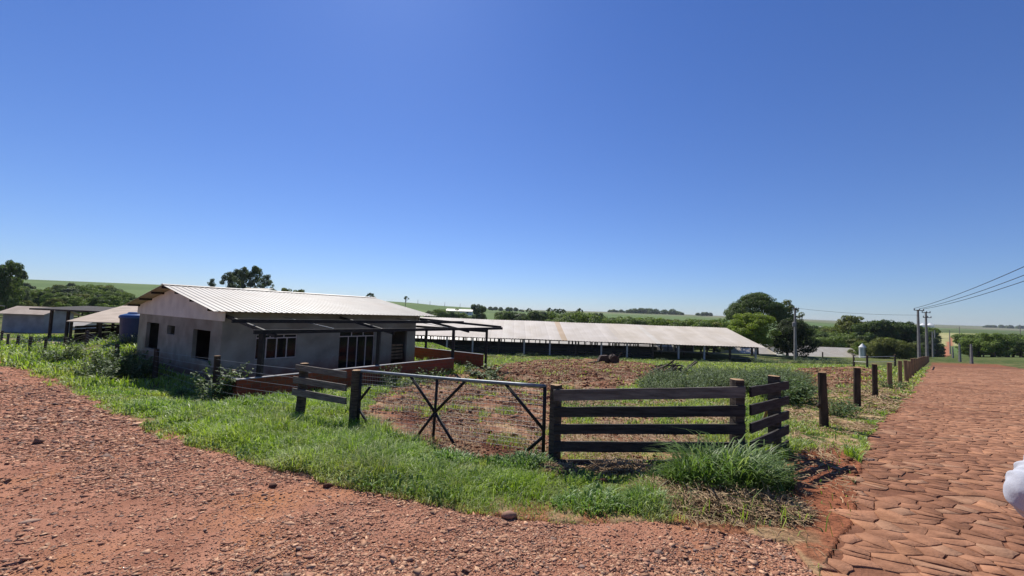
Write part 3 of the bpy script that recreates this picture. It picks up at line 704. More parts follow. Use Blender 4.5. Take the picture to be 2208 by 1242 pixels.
straw_bits('dry_stalks', x, y, rng.uniform(.04, .2, len(x)) * np.clip(np.hypot(x, y) / 10, 1, 2.5), .03, 'dry stalks lying over the bare yard soil')
# ------------------------------------------------------------------ wooden board fences and the gate
def vplane(u, v, P, Q):
    """point where the sight line meets the vertical plane through P and Q"""
    n = np.array([-(Q[1] - P[1]), Q[0] - P[0], 0]); d = ray(u, v); t = ((np.array(P) - EYE) @ n) / (d @ n); return EYE + d * t
def rough_post(name, base, h, rx, mat, parent, topmat=None, square=True, lean=(0, 0), seed=0, sides=10):
    """a split or round post with an uneven trunk and a cut top (sub-part)"""
    R = random.Random(seed); m = MB(); nseg = 6; V = []; n = sides
    for i in range(nseg + 1):
        f = i / nseg; z = -.35 + (h + .35) * f
        for k in range(n):
            a = 2 * math.pi * k / n
            rad = rx * (1.0 if not square else min(1 / max(abs(math.cos(a)), abs(math.sin(a))), 1.28) * .92)
            rad *= 1 + .06 * math.sin(3 * a + seed) + R.uniform(-.05, .05) - .08 * f
            V.append((base[0] + lean[0] * max(z, 0) + rad * math.cos(a + seed * .3), base[1] + lean[1] * max(z, 0) + rad * math.sin(a + seed * .3), base[2] + z))
    F = [(i * n + k, i * n + (k + 1) % n, (i + 1) * n + (k + 1) % n, (i + 1) * n + k) for i in range(nseg) for k in range(n)]
    m.add(V, F); po = m.build(name, mat, parent)
    t = MB(); top = V[-n:]; c_ = np.mean(np.array(top), 0) + [0, 0, .012]
    t.add(top + [tuple(c_)], [(k, (k + 1) % n, n) for k in range(n)]); t.build('cut_end', topmat or M['cutwood'], po)
    return po

PA = np.array([*gnd(1194, 995)[:2], 0]); PB = np.array([*gnd(1590, 1000)[:2], 0]); PC = np.array([*gnd(1670, 976)[:2], 0])
bf = tag(empty('board_fence'), 'dark five-board fence with a short angled end, between the gate and the stone road', 'fence')
zA, zB, zC = (gz(*PA[:2]), gz(*PB[:2]), gz(*PC[:2]))
PA[2], PB[2], PC[2] = zA, zB, zC
rows1 = [((838, 862), (830, 853)), ((875, 896), (870, 893)), ((911, 932), (909, 930)), ((947, 969), (948, 970)), ((986, 1008), (986, 1008))]
rows2 = [((832, 853), (819, 836)), ((870, 893), (851, 868)), ((909, 930), (882, 899)), ((948, 970), (912, 931)), ((986, 1006), (945, 964))]
fdir = (PB - PA) * [1, 1, 0]; fdir /= np.linalg.norm(fdir); fout = np.array([fdir[1], -fdir[0], 0])
gdir2 = (PC - PB) * [1, 1, 0]; gdir2 /= np.linalg.norm(gdir2); gout = np.array([gdir2[1], -gdir2[0], 0])
def board(P, Q, ul, ur, yl, yr, out, mat, ext0=.0, ext1=0.0, th=.035, wob=0):
    a0, a1 = vplane(ul, yl[0], P, Q), vplane(ul, yl[1], P, Q); b0, b1 = vplane(ur, yr[0], P, Q), vplane(ur, yr[1], P, Q)
    d = b0 - a0; d = d / np.linalg.norm(d); off = out * .105
    N_ = 8; m = MB(); V = []
    for i in range(N_ + 1):
        f = i / N_; w = wob * math.sin(f * 5 + wob * 90) 
        tp = a0 + (b0 - a0) * f + off + d * (-ext0 * (1 - f) + ext1 * f); bt = a1 + (b1 - a1) * f + off + d * (-ext0 * (1 - f) + ext1 * f)
        tp = tp + [0, 0, w * .4 + random.uniform(-.004, .004)]; bt = bt + [0, 0, w * .4 + random.uniform(-.005, .005)]
        V += [bt, tp, tp + out * th, bt + out * th]
    F = [(i * 4 + k, i * 4 + (k + 1) % 4, (i + 1) * 4 + (k + 1) % 4, (i + 1) * 4 + k) for i in range(N_) for k in range(4)] + [(3, 2, 1, 0), (N_ * 4, N_ * 4 + 1, N_ * 4 + 2, N_ * 4 + 3)]
    return m.add(V, F).build('board', mat, bf if P is PA or P is PB else None)
for i, (l, r_) in enumerate(rows1):
    o = board(PA, PB, 1192, 1597, l, r_, fout, M['paleboard'] if i == 0 else M['board'], wob=.012)
    if i == 0: o['label'] = 'top board bleached paler than the rest'
for i, (l, r_) in enumerate(rows2): board(PB, PC, 1601, 1683, l, r_, gout, M['board'], wob=.006)
rough_post('post', PA, vplane(1190, 833, PA, PB)[2] - zA + .03, .095, M['oldwood'], bf, seed=3)
rough_post('post', PB, vplane(1590, 826, PA, PB)[2] - zB + .06, .115, M['oldwood'], bf, seed=5)
rough_post('post', PC, vplane(1668, 813, PB, PC)[2] - zC + .02, .105, M['oldwood'], bf, seed=8)
# grey clamps and a loop of wire on the corner post
cl = MB().tube([(PB[0] + .135 * math.cos(a), PB[1] + .135 * math.sin(a), zB + .20 + .004 * a * 7) for a in np.linspace(0, 6.283 * 4, 70)], .006, 6)
cl.build('wire_binding', M['darksteel'], bf)
# a bare pole leaning on the end of the fence
s0 = gnd(1637, 940); s1 = vplane(1674, 815, PB, PC) - gout * .02
st = MB().tube([s0 - gout * .0, (s0 * .5 + s1 * .5) + [.015, 0, 0], s1], [.032, .028, .024], 8).build('leaning_stick', M['lightwood'], None, smooth=True)
tag(st, 'bare peeled stick leaning against the short end of the board fence', 'stick')

GP = np.array([*gnd(763, 922)[:2], 0]); GQ = np.array([*gnd(1180, 992)[:2], 0]); GP[2] = gz(*GP[:2]); GQ[2] = gz(*GQ[:2])
gt = tag(empty('field_gate'), 'long wire-mesh field gate with a shiny round top rail and black cross braces', 'gate')
gp = lambda u, v: vplane(u, v, GP, GQ)
tl, tr = gp(779, 800), gp(1176, 833)
MB().tube([tl + (tr - tl) * k / 8 + [0, 0, -.012 * math.sin(math.pi * k / 8)] for k in range(9)], .032, 12).build('top_rail', M['steelpipe'], gt, smooth=True)
def gbar(name, *pts, w=.055): MB().tube([gp(*q) for q in pts], w / 2, 8).build(name, M['darksteel'], gt, smooth=True)
gbar('stile', (779, 802), (770, 926), w=.06); gbar('stile', (1175, 834), (1171, 986), w=.06)
gbar('bottom_rail', (770, 926), (1000, 984), (1172, 984), w=.05)
gbar('upright', (943, 815), (938, 889), (932, 972), w=.055)
ctr_ = (938, 889)
for q in ((886, 812), (1004, 821), (894, 948), (993, 981)): gbar('brace', q, ctr_)
gbar('brace', (798, 834), (772, 868)); gbar('brace', (771, 876), (806, 937)); gbar('brace', (1091, 829), (1172, 926)); gbar('brace', (1173, 940), (1136, 972))
mw = MB()
for k in range(1, 15):
    f = k / 15; mw.tube([gp(777 - 6 * f, 802 + 122 * f), gp(1175 - 3 * f, 834 + 148 * f)], (.0024 if k % 3 else .003), 4, cap=False)
for k in range(1, 62):
    f = k / 62; a = tl + (tr - tl) * f; b = gp(772 + 400 * f, 924 + 58 * f + 14 * math.sin(math.pi * f)); mw.tube([a, b], (.0019), 4, cap=False)
mw.build('wire_mesh', M['wire'], gt)
lc = MB().tube([gp(1150, 899), gp(1168, 903) + fout * .03, gp(1184, 907)], .007, 6).build('latch_chain', M['darksteel'], gt)

WP = np.array([*gnd(646, 902)[:2], 0]); WP[2] = gz(*WP[:2])
wf = tag(empty('wing_fence'), 'three grey boards on rough posts at the left end of the field gate', 'fence')
wd = (GP - WP) * [1, 1, 0]; wd /= np.linalg.norm(wd); wo = np.array([wd[1], -wd[0], 0])
rough_post('post', GP, gp(764, 797)[2] - GP[2], .115, M['oldwood'], wf, seed=11)
rough_post('post', WP, vplane(653, 783, WP, GP)[2] - WP[2], .10, M['oldwood'], wf, seed=14, lean=(.02, 0))
for (yl, yr, ul, ur) in (((785, 796.5), (800, 814), 648, 757), ((810, 823.5), (828, 842), 643, 756), ((835, 850), (856, 870), 641, 756)):
    a0, a1 = vplane(ul, yl[0], WP, GP), vplane(ul, yl[1], WP, GP); b0, b1 = vplane(ur, yr[0], WP, GP), vplane(ur, yr[1], WP, GP)
    MB().prism([a1 + wo * .1, b1 + wo * .1, b0 + wo * .1, a0 + wo * .1], wo * .035).build('board', M['paleboard'], wf)
a = gnd(637, 892); b = gnd(700, 905)
o = MB().bar(a + [0, 0, .05], b + [0, 0, .06], .03, .13).build('fallen_board', M['paleboard']); tag(o, 'loose bleached board lying in the grass below the wing fence', 'board')

# wire fence that runs off along the dirt road
lf = tag(empty('wire_fence'), 'long wire fence on dark posts running left along the grass verge', 'fence')
LPX = [(467, 826, 14.3, 767), (334, 808, 18.3, 752), (251, 778, 22.3, 744), (184, 768, 25.9, 736), (139, 764, 27.6, 735), (96, 758, 29.6, 729), (63, 757, 31.4, 725), (37, 750, 33.6, 723), (15.7, 749, 35.4, 720), (2, 738, 38, 713)]
lposts = [(WP, vplane(653, 788, WP, GP)[2])]
for i, (u, vb, yy, vt) in enumerate(LPX):
    q = aty(u, vb, yy); z0 = gz(q[0], q[1]); zt_ = aty(u, vt, yy)[2]; q[2] = z0
    rough_post('post', q, max(zt_ - z0, .95), .085 + .02 * random.random(), M['darkpost'], lf, square=False, seed=20 + i, lean=(random.uniform(-.03, .04), 0), topmat=M['lightwood'] if i in (0, 2) else M['darkpost'])
    lposts.append((q, max(zt_, z0 + .95)))
wires = MB()
for i in range(len(lposts) - 1):
    (a, ta), (b, tb) = lposts[i], lposts[i + 1]
    for k in range(6):
        f = .07 + k * .165
        pa = np.array([a[0], a[1], ta + (a[2] - ta) * f]); pb = np.array([b[0], b[1], tb + (b[2] - tb) * f])
        wires.tube([pa - [0, .09, 0], (pa + pb) / 2 - [0, .09, .015], pb - [0, .09, 0]], .0035 if i < 3 else .005, 4, cap=False)
wires.build('wires', M['wire'], lf)
# second short post behind the near one, and cross braces at the corner of the far field
q = aty(504, 806, 14.9); q[2] = gz(q[0], q[1])
sp = tag(empty('short_post'), 'short reddish post just right of the tall weed by the house corner', 'post')
rough_post('shaft', q, 1.05, .075, M['lightwood'], sp, seed=41, square=False)

# round posts along the stone road
RP = [(1777, 922, 803, .093), (1848, 878, 793, .10), (1887, 855, 785, .098), (1919, 838, 782, .108), (1941, 827, 778, .10), (1955, 824, 777, .105)]
info = [gnd(u, v) for u, v, _, _ in RP]
tops = [aty(u, t, g_[1])[2] for (u, v, t, _), g_ in zip(RP, info)]
dstep = (info[-1] - info[2]) / 3.0; cur = info[-1].copy()
plist = [(i_[0], i_[1], t_ - i_[2], r_[3]) for i_, t_, r_ in zip(info, tops, RP)]
for k in range(15):
    cur = cur + np.array([RD[0], RD[1], 0]) * (4.4 + .2 * k); plist.append((cur[0], cur[1], 1.32 + random.uniform(-.08, .08), .10))
POSTLAB = ['tall dark knotted round post standing nearest in the row beside the stone road', 'second dark post in the row along the stone road, next after the knotted one', 'third dark post in the row along the stone road, slimmer than the two nearer ones',
           'pale brown post, fourth in the row beside the stone road', 'brown post leaning slightly, fifth in the row beside the stone road', 'brown post set close behind the fifth in the row beside the stone road']
for i, (x_, y_, h_, r_) in enumerate(plist):
    e = empty('round_post'); z_ = gz(x_, y_); e.location = (float(x_), float(y_), z_)
    mt = M['darkpost'] if i < 3 else M['lightwood']
    rough_post('shaft', (0, 0, 0), h_, r_, mt, e, square=False, seed=50 + i, lean=(random.uniform(-.03, .03), random.uniform(-.02, .02)), sides=12, topmat=M['cutwood'])
    if i == 0: MB().tube([(-.13, -.02, .50), (-.17, -.04, .52), (-.13, -.03, .56)], [.05, .035, .03], 8).build('knot', M['darkpost'], e)
    tag(e, POSTLAB[i] if i < 6 else 'pale round post far along the row beside the stone road', 'post', 'round posts along the stone road')
rail = MB()
for i in range(11, 14):
    a, b = plist[i], plist[i + 1]; rail.bar((a[0], a[1], gz(a[0], a[1]) + a[2] * .93), (b[0], b[1], gz(b[0], b[1]) + b[2] * .93), .05, .14)
tag(rail.build('top_rail_fence', M['oldwood']), 'dark rail nailed along the farthest round posts by the stone road', 'rail')
# posts with white tape across the far paddock
pf = tag(empty('paddock_fence'), 'thin posts with pale strands round the paddock beyond the churned yard', 'fence')
pp = []
for (u, vb, yy, vt) in ((1774, 777, 72, 757), (1841, 788, 52, 767), (1870, 790, 48, 766), (1930, 789, 52, 765)):
    q = aty(u, vb, yy); q[2] = gz(q[0], q[1]); h_ = (vb - vt) / 880 * yy + .2; rough_post('post', q, h_, .11, M['oldwood'], pf, square=False, seed=int(u)); pp.append((q, h_))
ws = MB()
for i in (1, 2):
    for f in (.45, .85):
        (a, ha), (b, hb) = pp[i], pp[i + 1]; ws.tube([a + [0, 0, ha * f], b + [0, 0, hb * f]], .02, 4)
ws.build('strands', M['whitewall'], pf)

# ------------------------------------------------------------------ the house under construction
def wall_grid(name, o, d, n, L, z0, z1, th, holes, mat, parent, top=None):
    """wall along d from o, thickness th inwards (-n); holes (s0,s1,z0,z1) with reveals"""
    xs = sorted({0, L, *[h[0] for h in holes], *[h[1] for h in holes]}); zs = sorted({z0, z1, *[h[2] for h in holes], *[h[3] for h in holes]})
    def solid(i, j):
        if i < 0 or j < 0 or i >= len(xs) - 1 or j >= len(zs) - 1: return False
        cx, cz = (xs[i] + xs[i + 1]) / 2, (zs[j] + zs[j + 1]) / 2
        return not any(h[0] < cx < h[1] and h[2] < cz < h[3] for h in holes)
    m = MB(); P = lambda s, z, t: o + d * s + [0, 0, z] - n * t
    for i in range(len(xs) - 1):
        for j in range(len(zs) - 1):
            if not solid(i, j): continue
            a, b, c_, e = xs[i], xs[i + 1], zs[j], zs[j + 1]
            m.add([P(a, c_, 0), P(b, c_, 0), P(b, e, 0), P(a, e, 0)], [(0, 1, 2, 3)]); m.add([P(a, c_, th), P(b, c_, th), P(b, e, th), P(a, e, th)], [(3, 2, 1, 0)])
            if not solid(i - 1, j): m.add([P(a, c_, 0), P(a, e, 0), P(a, e, th), P(a, c_, th)], [(0, 1, 2, 3)])
            if not solid(i + 1, j): m.add([P(b, c_, 0), P(b, e, 0), P(b, e, th), P(b, c_, th)], [(3, 2, 1, 0)])
            if not solid(i, j - 1): m.add([P(a, c_, 0), P(b, c_, 0), P(b, c_, th), P(a, c_, th)], [(3, 2, 1, 0)])
            if not solid(i, j + 1): m.add([P(a, e, 0), P(b, e, 0), P(b, e, th), P(a, e, th)], [(0, 1, 2, 3)])
    return m.build(name, mat, parent)
HA = np.array([HA[0], HA[1], 0.]); u1 = U1; u2 = U2; nf = NF; ne = -U1           # nf: outward of the front wall; ne: outward of the end wall
def on_front(u, v):
    d = ray(u, v); t = ((HA - EYE) @ nf) / (d @ nf); q = EYE + d * t; return (q - HA) @ u1, q[2]
def on_end(u, v):
    d = ray(u, v); t = ((HA - EYE) @ ne) / (d @ ne); q = EYE + d * t; return (q - HA) @ u2, q[2]
hs_ = tag(empty('house'), 'unfinished grey plastered house with a white corrugated gable roof', 'house')
WT = on_front(480, 684.5)[1]; HL = on_front(897, 700)[0]; HD = on_end(299.5, 700)[0]
w1a, w1b = on_front(553, 722), on_front(638, 770); d1a, d1b = on_front(733, 716), on_front(804, 790); o1a, o1b = on_front(846, 715), on_front(875, 782)
WZ0, WZ1 = w1b[1], w1a[1]
DZ0 = PAD + .12; DZ1 = d1a[1]
wf_holes = [(w1a[0], w1b[0], WZ0, WZ1), (d1a[0], d1b[0], DZ0, DZ1), (o1a[0], o1b[0], PAD + .06, o1a[1])]
wall_grid('front_wall', HA, u1, nf, HL, PAD - .3, WT, .17, wf_holes, M['plaster'], hs_)
e1a, e1b = on_end(417, 709), on_end(449, 777); e2a, e2b = on_end(361, 701), on_end(376, 722.5); e3a, e3b = on_end(317, 694), on_end(339, 750)
eh = [(min(e1a[0], e1b[0]), max(e1a[0], e1b[0]), on_end(413, 772)[1], e1a[1]), (min(e2a[0], e2b[0]), max(e2a[0], e2b[0]), e2b[1], e2a[1]), (min(e3a[0], e3b[0]), max(e3a[0], e3b[0]), on_end(312, 749)[1], e3a[1])]
wall_grid('end_wall', HA + u2 * .172, u2, ne, HD - .172, PAD - .3, WT, .17, [(a - .172, b - .172, c_, d) for a, b, c_, d in eh], M['plaster'], hs_)
wall_grid('rear_wall', HA + u2 * HD + u1 * .175, u1, -nf, HL - .175, PAD - .3, WT, .17, [(6, 7.2, PAD + .9, PAD + 2)], M['plaster'], hs_)
wall_grid('far_end_wall', HA + u1 * HL + u2 * .175, u2, u1, HD - .35, PAD - .3, WT, .17, [(3, 4.2, PAD + .9, PAD + 2)], M['plaster'], hs_)
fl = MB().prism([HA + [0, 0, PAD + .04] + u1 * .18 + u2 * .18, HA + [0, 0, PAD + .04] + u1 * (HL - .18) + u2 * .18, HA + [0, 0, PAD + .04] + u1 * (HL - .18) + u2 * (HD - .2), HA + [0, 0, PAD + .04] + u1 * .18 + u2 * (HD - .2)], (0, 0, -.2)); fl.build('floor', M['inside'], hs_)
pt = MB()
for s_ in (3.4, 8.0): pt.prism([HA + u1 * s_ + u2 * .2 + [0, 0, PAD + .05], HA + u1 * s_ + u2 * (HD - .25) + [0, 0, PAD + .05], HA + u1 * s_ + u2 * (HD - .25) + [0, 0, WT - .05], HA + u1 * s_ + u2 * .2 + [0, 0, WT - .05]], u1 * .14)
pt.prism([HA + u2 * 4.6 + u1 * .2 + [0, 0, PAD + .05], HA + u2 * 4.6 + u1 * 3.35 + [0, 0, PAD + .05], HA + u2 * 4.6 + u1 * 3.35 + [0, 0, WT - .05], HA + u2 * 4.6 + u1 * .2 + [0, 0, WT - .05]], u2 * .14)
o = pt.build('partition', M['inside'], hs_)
# roof: two slopes of ribbed sheet
def on_plane(u, v, P, n):
    d = ray(u, v); t = ((P - EYE) @ n) / (d @ n); return EYE + d * t
OVN, OVF = .62, .75                                # overhang at the near gable and along the front eave
RZ = on_plane(357, 613.5, HA - u1 * OVN, ne)[2]
mid_ = HD / 2
eave_pt = on_plane(461, 671, HA - u1 * OVN, ne); OVF = (eave_pt - HA) @ nf; EZ = eave_pt[2]
slope = (RZ - EZ) / (mid_ + OVF)
FAR = OVN
rid_far = on_plane(808, 641.6, HA + u2 * mid_, nf); RL = (rid_far - HA) @ u1       # far end of the ridge
def ribbed(o, d, L, e, rise_end, pitch, hgt, name, mat, parent, th=.012):
    """sheet from eave line o (along d, length L) up vector e"""
    n = np.cross(d, e / np.linalg.norm(e)); n = n if n[2] > 0 else -n
    prof = []; s = 0
    while s < L:
        prof += [(s, 0), (s + pitch * .62, 0), (s + pitch * .72, hgt), (s + pitch * .90, hgt)]; s += pitch
    prof = [p_ for p_ in prof if p_[0] < L] + [(L, 0)]
    V = []
    for (s, h_) in prof:
        for k, dz in ((0, 0), (1, 0), (0, -th), (1, -th)): V.append(o + d * s + e * k + n * (h_ + dz))
    F = []
    for i in range(len(prof) - 1):
        a, b = 4 * i, 4 * i + 4; F += [(a, b, b + 1, a + 1), (a + 2, a + 3, b + 3, b + 2), (a, a + 2, b + 2, b), (a + 1, b + 1, b + 3, a + 3)]
    e_ = 4 * (len(prof) - 1); F += [(0, 1, 3, 2), (e_, e_ + 2, e_ + 3, e_ + 1)]
    return MB().add(V, F).build(name, mat, parent)
rf0 = HA - u1 * OVN + nf * OVF; e_front = u2 * (mid_ + OVF) + np.array([0, 0, RZ - EZ]); rl = RL + OVN
ribbed(rf0 + [0, 0, EZ], u1, rl, e_front, 0, .25, .022, 'roof_slope', M['metalroof'], hs_)
rb0 = HA - u1 * OVN + u2 * (HD + OVF); ribbed(rb0 + [0, 0, EZ], u1, rl, -u2 * (mid_ + OVF) + np.array([0, 0, RZ - EZ]), 0, .25, .022, 'roof_slope', M['metalroof'], hs_)
rc = HA - u1 * (OVN + .01) + u2 * mid_ + [0, 0, RZ + .045]
MB().prism([rc - u2 * .22 - [0, 0, .035], rc + [0, 0, .012], rc + u2 * .22 - [0, 0, .035], rc + u2 * .22 - [0, 0, .043], rc + [0, 0, 0], rc - u2 * .22 - [0, 0, .043]], u1 * (rl + .02)).build('ridge_cap', M['metalroof'], hs_)
pu = MB()
for k in (.0, .36, .70, .97):
    for sg in (1, -1):
        if sg == 1: q = HA + u2 * (mid_ * k)
        else: q = HA + u2 * (HD - mid_ * k)
        kk = max(k, 0); z_ = EZ + slope * (mid_ * kk + OVF) - .09
        pu.bar(q - u1 * (OVN - .04) + [0, 0, z_], q + u1 * (RL - .05) + [0, 0, z_], .06, .11)
pu.build('purlins', M['darksteel'], hs_)
# gable sheeting, ribbed upright
def gable(at, out, name):
    V = []; F = []; prof = []; s = -.30; k = 0
    while s < HD + .30:
        for ds, off in ((0, 0), (.07, 0), (.085, .018), (.13, .018), (.145, 0)): prof.append((s + ds, off))
        s += .16
    for (s, off) in prof:
        s_ = min(s, HD + .3); zt2 = EZ + slope * (min(max(s_, 0), HD) + OVF if s_ < mid_ else HD - max(s_, 0) + OVF) - .05
        if s_ < 0 : zt2 = EZ + slope * (OVF + s_) - .05
        if s_ > HD: zt2 = EZ + slope * (OVF + HD - s_) - .05
        zb = WT - .16
        p_ = at + u2 * s_ + out * (.03 + off); V += [p_ + [0, 0, zb], p_ + [0, 0, max(zt2, zb + .02)], p_ - out * .012 + [0, 0, zb], p_ - out * .012 + [0, 0, max(zt2, zb + .02)]]
    for i in range(len(prof) - 1):
        a, b = 4 * i, 4 * i + 4; F += [(a, a + 1, b + 1, b), (a + 2, b + 2, b + 3, a + 3), (a, b, b + 2, a + 2), (a + 1, a + 3, b + 3, b + 1)]
    return MB().add(V, F).build(name, M['gablesheet'], hs_)
gable(HA, ne, 'gable_sheeting'); gable(HA + u1 * HL, u1, 'gable_sheeting')
# upper strip of front wall between wall head and roof underside
ez_in = EZ + slope * OVF - .16
if ez_in > WT: MB().prism([HA + [0, 0, WT + .002] - nf * .02, HA + u1 * HL + [0, 0, WT + .002] - nf * .02, HA + u1 * HL + [0, 0, ez_in] - nf * .02, HA + [0, 0, ez_in] - nf * .02], -nf * .13).build('wall_head', M['plaster'], hs_)

def framed(name, s0, s1, z0, z1, cols, zs, parent, inset=.06):
    """metal frame of upright lights with a transom; panes as its sub-part"""
    b = MB(); g_ = MB(); w = .028; o = HA - nf * inset; P = lambda s, z: o + u1 * s + [0, 0, z]
    b.bar(P(s0, z0 + w / 2), P(s1, z0 + w / 2), .05, w); b.bar(P(s0, z1 - w / 2), P(s1, z1 - w / 2), .05, w)
    b.bar(P(s0, zs), P(s1, zs), .05, .05)
    for k in range(cols + 1):
        s = s0 + (s1 - s0) * k / cols; ww = w if k in (0, cols) else .042
        ss = min(max(s, s0 + w / 2), s1 - w / 2); b.bar(P(ss, z0 + w), P(ss, zs - .025), ww, .052, up=nf)
    for k in range(4):
        s = s0 + (s1 - s0) * k / 3; ss = min(max(s, s0 + w / 2), s1 - w / 2); b.bar(P(ss, zs + .025), P(ss, z1 - w), .04, .052, up=nf)
    f = b.build(name, M['frame'], parent)
    g_.prism([P(s0 + w, z0 + w) - nf * .004, P(s1 - w, z0 + w) - nf * .004, P(s1 - w, z1 - w) - nf * .004, P(s0 + w, z1 - w) - nf * .004], -nf * .005); g_.build('panes', M['glass'], f)
    return f
framed('window', w1a[0], w1b[0], WZ0, WZ1, 4, on_front(600, 728.5)[1], hs_)
framed('glazed_door', d1a[0], d1b[0], DZ0, DZ1, 4, on_front(765, 725)[1], hs_)

# steel frame of the future veranda
pg = tag(empty('veranda_frame'), 'open black steel veranda frame of beams and posts along the front of the house', 'pergola')
VD = 4.35; OL = HA + nf * VD
def on_outer(u, v):
    d = ray(u, v); t = ((OL - EYE) @ nf) / (d @ nf); q = EYE + d * t; return (q - OL) @ u1, q[2]
sa, za = on_outer(547, 716); sb, zb_ = on_outer(1083, 708.5); BZ = za
bm = lambda p_, q_, w=.07, h_=.15: MB().bar(p_, q_, w, h_).build('beam', M['darksteel'], pg)
bm(OL + u1 * sa + [0, 0, BZ], OL + u1 * sb + [0, 0, BZ])
IZ = BZ + (EZ - BZ) * .45; vi = VD * .60
IL = HA + nf * vi
def on_in(u, v):
    d = ray(u, v); t = ((IL - EYE) @ nf) / (d @ nf); q = EYE + d * t; return (q - IL) @ u1, q[2]
ia, iz = on_in(500, 692); ib, _ = on_in(999.5, 694.5)
bm(IL + u1 * ia + [0, 0, iz], IL + u1 * ib + [0, 0, iz])
RAF0 = WT + .02
for u_ in (592, 846, 1008):
    s_ = on_outer(u_, 714)[0]
    MB().bar(HA + u1 * s_ + nf * .02 + [0, 0, RAF0 + .05], OL + u1 * s_ + nf * .12 + [0, 0, BZ - .02 - .13], .08, .13).build('rafter', M['darksteel'], pg)
for u_ in (720, 965):
    s_ = on_outer(u_, 712)[0]; MB().tube([HA + u1 * s_ + nf * .02 + [0, 0, RAF0 + .05], OL + u1 * s_ + [0, 0, BZ + .09]], .014, 6).build('tie_rod', M['steelpipe'], pg)
s_c = on_outer(1050, 709)[0]
hip0 = HA + u1 * (HL + .05) + nf * .05 + [0, 0, RAF0 + .05]; MB().bar(hip0, OL + u1 * (sb - .1) + [0, 0, BZ + .09], .08, .14).build('hip_rafter', M['darksteel'], pg)
side_o = OL + u1 * s_c
bm(side_o + [0, 0, BZ - .16], side_o + u2 * (VD + HD * .6) + [0, 0, BZ - .16])
for s_, off in ((on_outer(563, 760)[0], 0), (on_outer(815, 760)[0], 0), (on_outer(977, 740)[0], 0), (s_c, 0)):
    b_ = OL + u1 * s_; MB().bar([b_[0], b_[1], PAD - .3], [b_[0], b_[1], BZ - .077], .16 if s_ < 3 else .15, .16).build('post', M['darksteel'], pg)
b_ = side_o + u2 * (VD + 1.0); MB().bar([b_[0], b_[1], PAD - .3], [b_[0], b_[1], BZ - .24], .15, .15).build('post', M['darksteel'], pg)

# low block walls round the veranda
def on_bw(u, v): return on_outer(u, v)
s0w = on_bw(506, 818)[0]; s1w = on_bw(974, 772.5)[0]; ZW = on_bw(740, 794)[1]
bw = MB(); OW = OL + nf * .17
def wallbox(m, a, b, out, th, z0, z1): m.prism([[a[0], a[1], z0], [b[0], b[1], z0], [b[0], b[1], z1], [a[0], a[1], z1]], out * th)
lw = tag(empty('block_wall'), 'low red block wall with a pale mortar top along the front of the unfinished veranda', 'wall')
m_ = MB(); wallbox(m_, OL + u1 * s0w + nf * .02, OL + u1 * s1w + nf * .02, nf, .16, PAD - .5, ZW - .03); o = m_.build('blockwork', M['brick'], lw); box_uv(o)
m_ = MB(); wallbox(m_, OL + u1 * (s0w - .01) + nf * .01, OL + u1 * (s1w + .01) + nf * .01, nf, .18, ZW - .03, ZW); m_.build('mortar_top', M['greywall'], lw)
m_ = MB(); wallbox(m_, OL + u1 * s0w - nf * .0, OL + u1 * s0w - nf * 1.0, u1, .16, PAD - .5, ZW - .03); o = m_.build('return_wall', M['brick'], lw); box_uv(o)
m_ = MB(); wallbox(m_, OL + u1 * (s0w - .01) - nf * 0, OL + u1 * (s0w - .01) - nf * 1.01, u1, .18, ZW - .03, ZW); m_.build('mortar_top', M['greywall'], lw)
rw = tag(empty('block_wall'), 'low red block wall at the far right side of the unfinished veranda', 'wall')
rz_ = on_outer(1044, 764)[1]; sr_ = s_c - .25
m_ = MB(); wallbox(m_, OL + u1 * sr_ - nf * .1, OL + u1 * sr_ - nf * (VD + 3.0), u1, .16, PAD - .6, rz_ - .03); o = m_.build('blockwork', M['brick'], rw); box_uv(o)
m_ = MB(); wallbox(m_, OL + u1 * (sr_ - .01) - nf * .09, OL + u1 * (sr_ - .01) - nf * (VD + 3.01), u1, .18, rz_ - .03, rz_); m_.build('mortar_top', M['greywall'], rw)
# planks leaning in the doorway and a board resting on the wall
m_ = MB()
for k in range(5):
    z_ = PAD + .35 + k * .2; s_ = o1a[0]; m_.prism([HA + u1 * (s_ + .03) - nf * .3 + [0, 0, z_], HA + u1 * (o1b[0] - .03) - nf * .3 + [0, 0, z_], HA + u1 * (o1b[0] - .03) - nf * .3 + [0, 0, z_ + .13], HA + u1 * (s_ + .03) - nf * .3 + [0, 0, z_ + .13]], -nf * .03)
tag(m_.build('door_barrier', M['lightwood']), 'planks nailed across the open doorway of the unfinished house', 'planks')
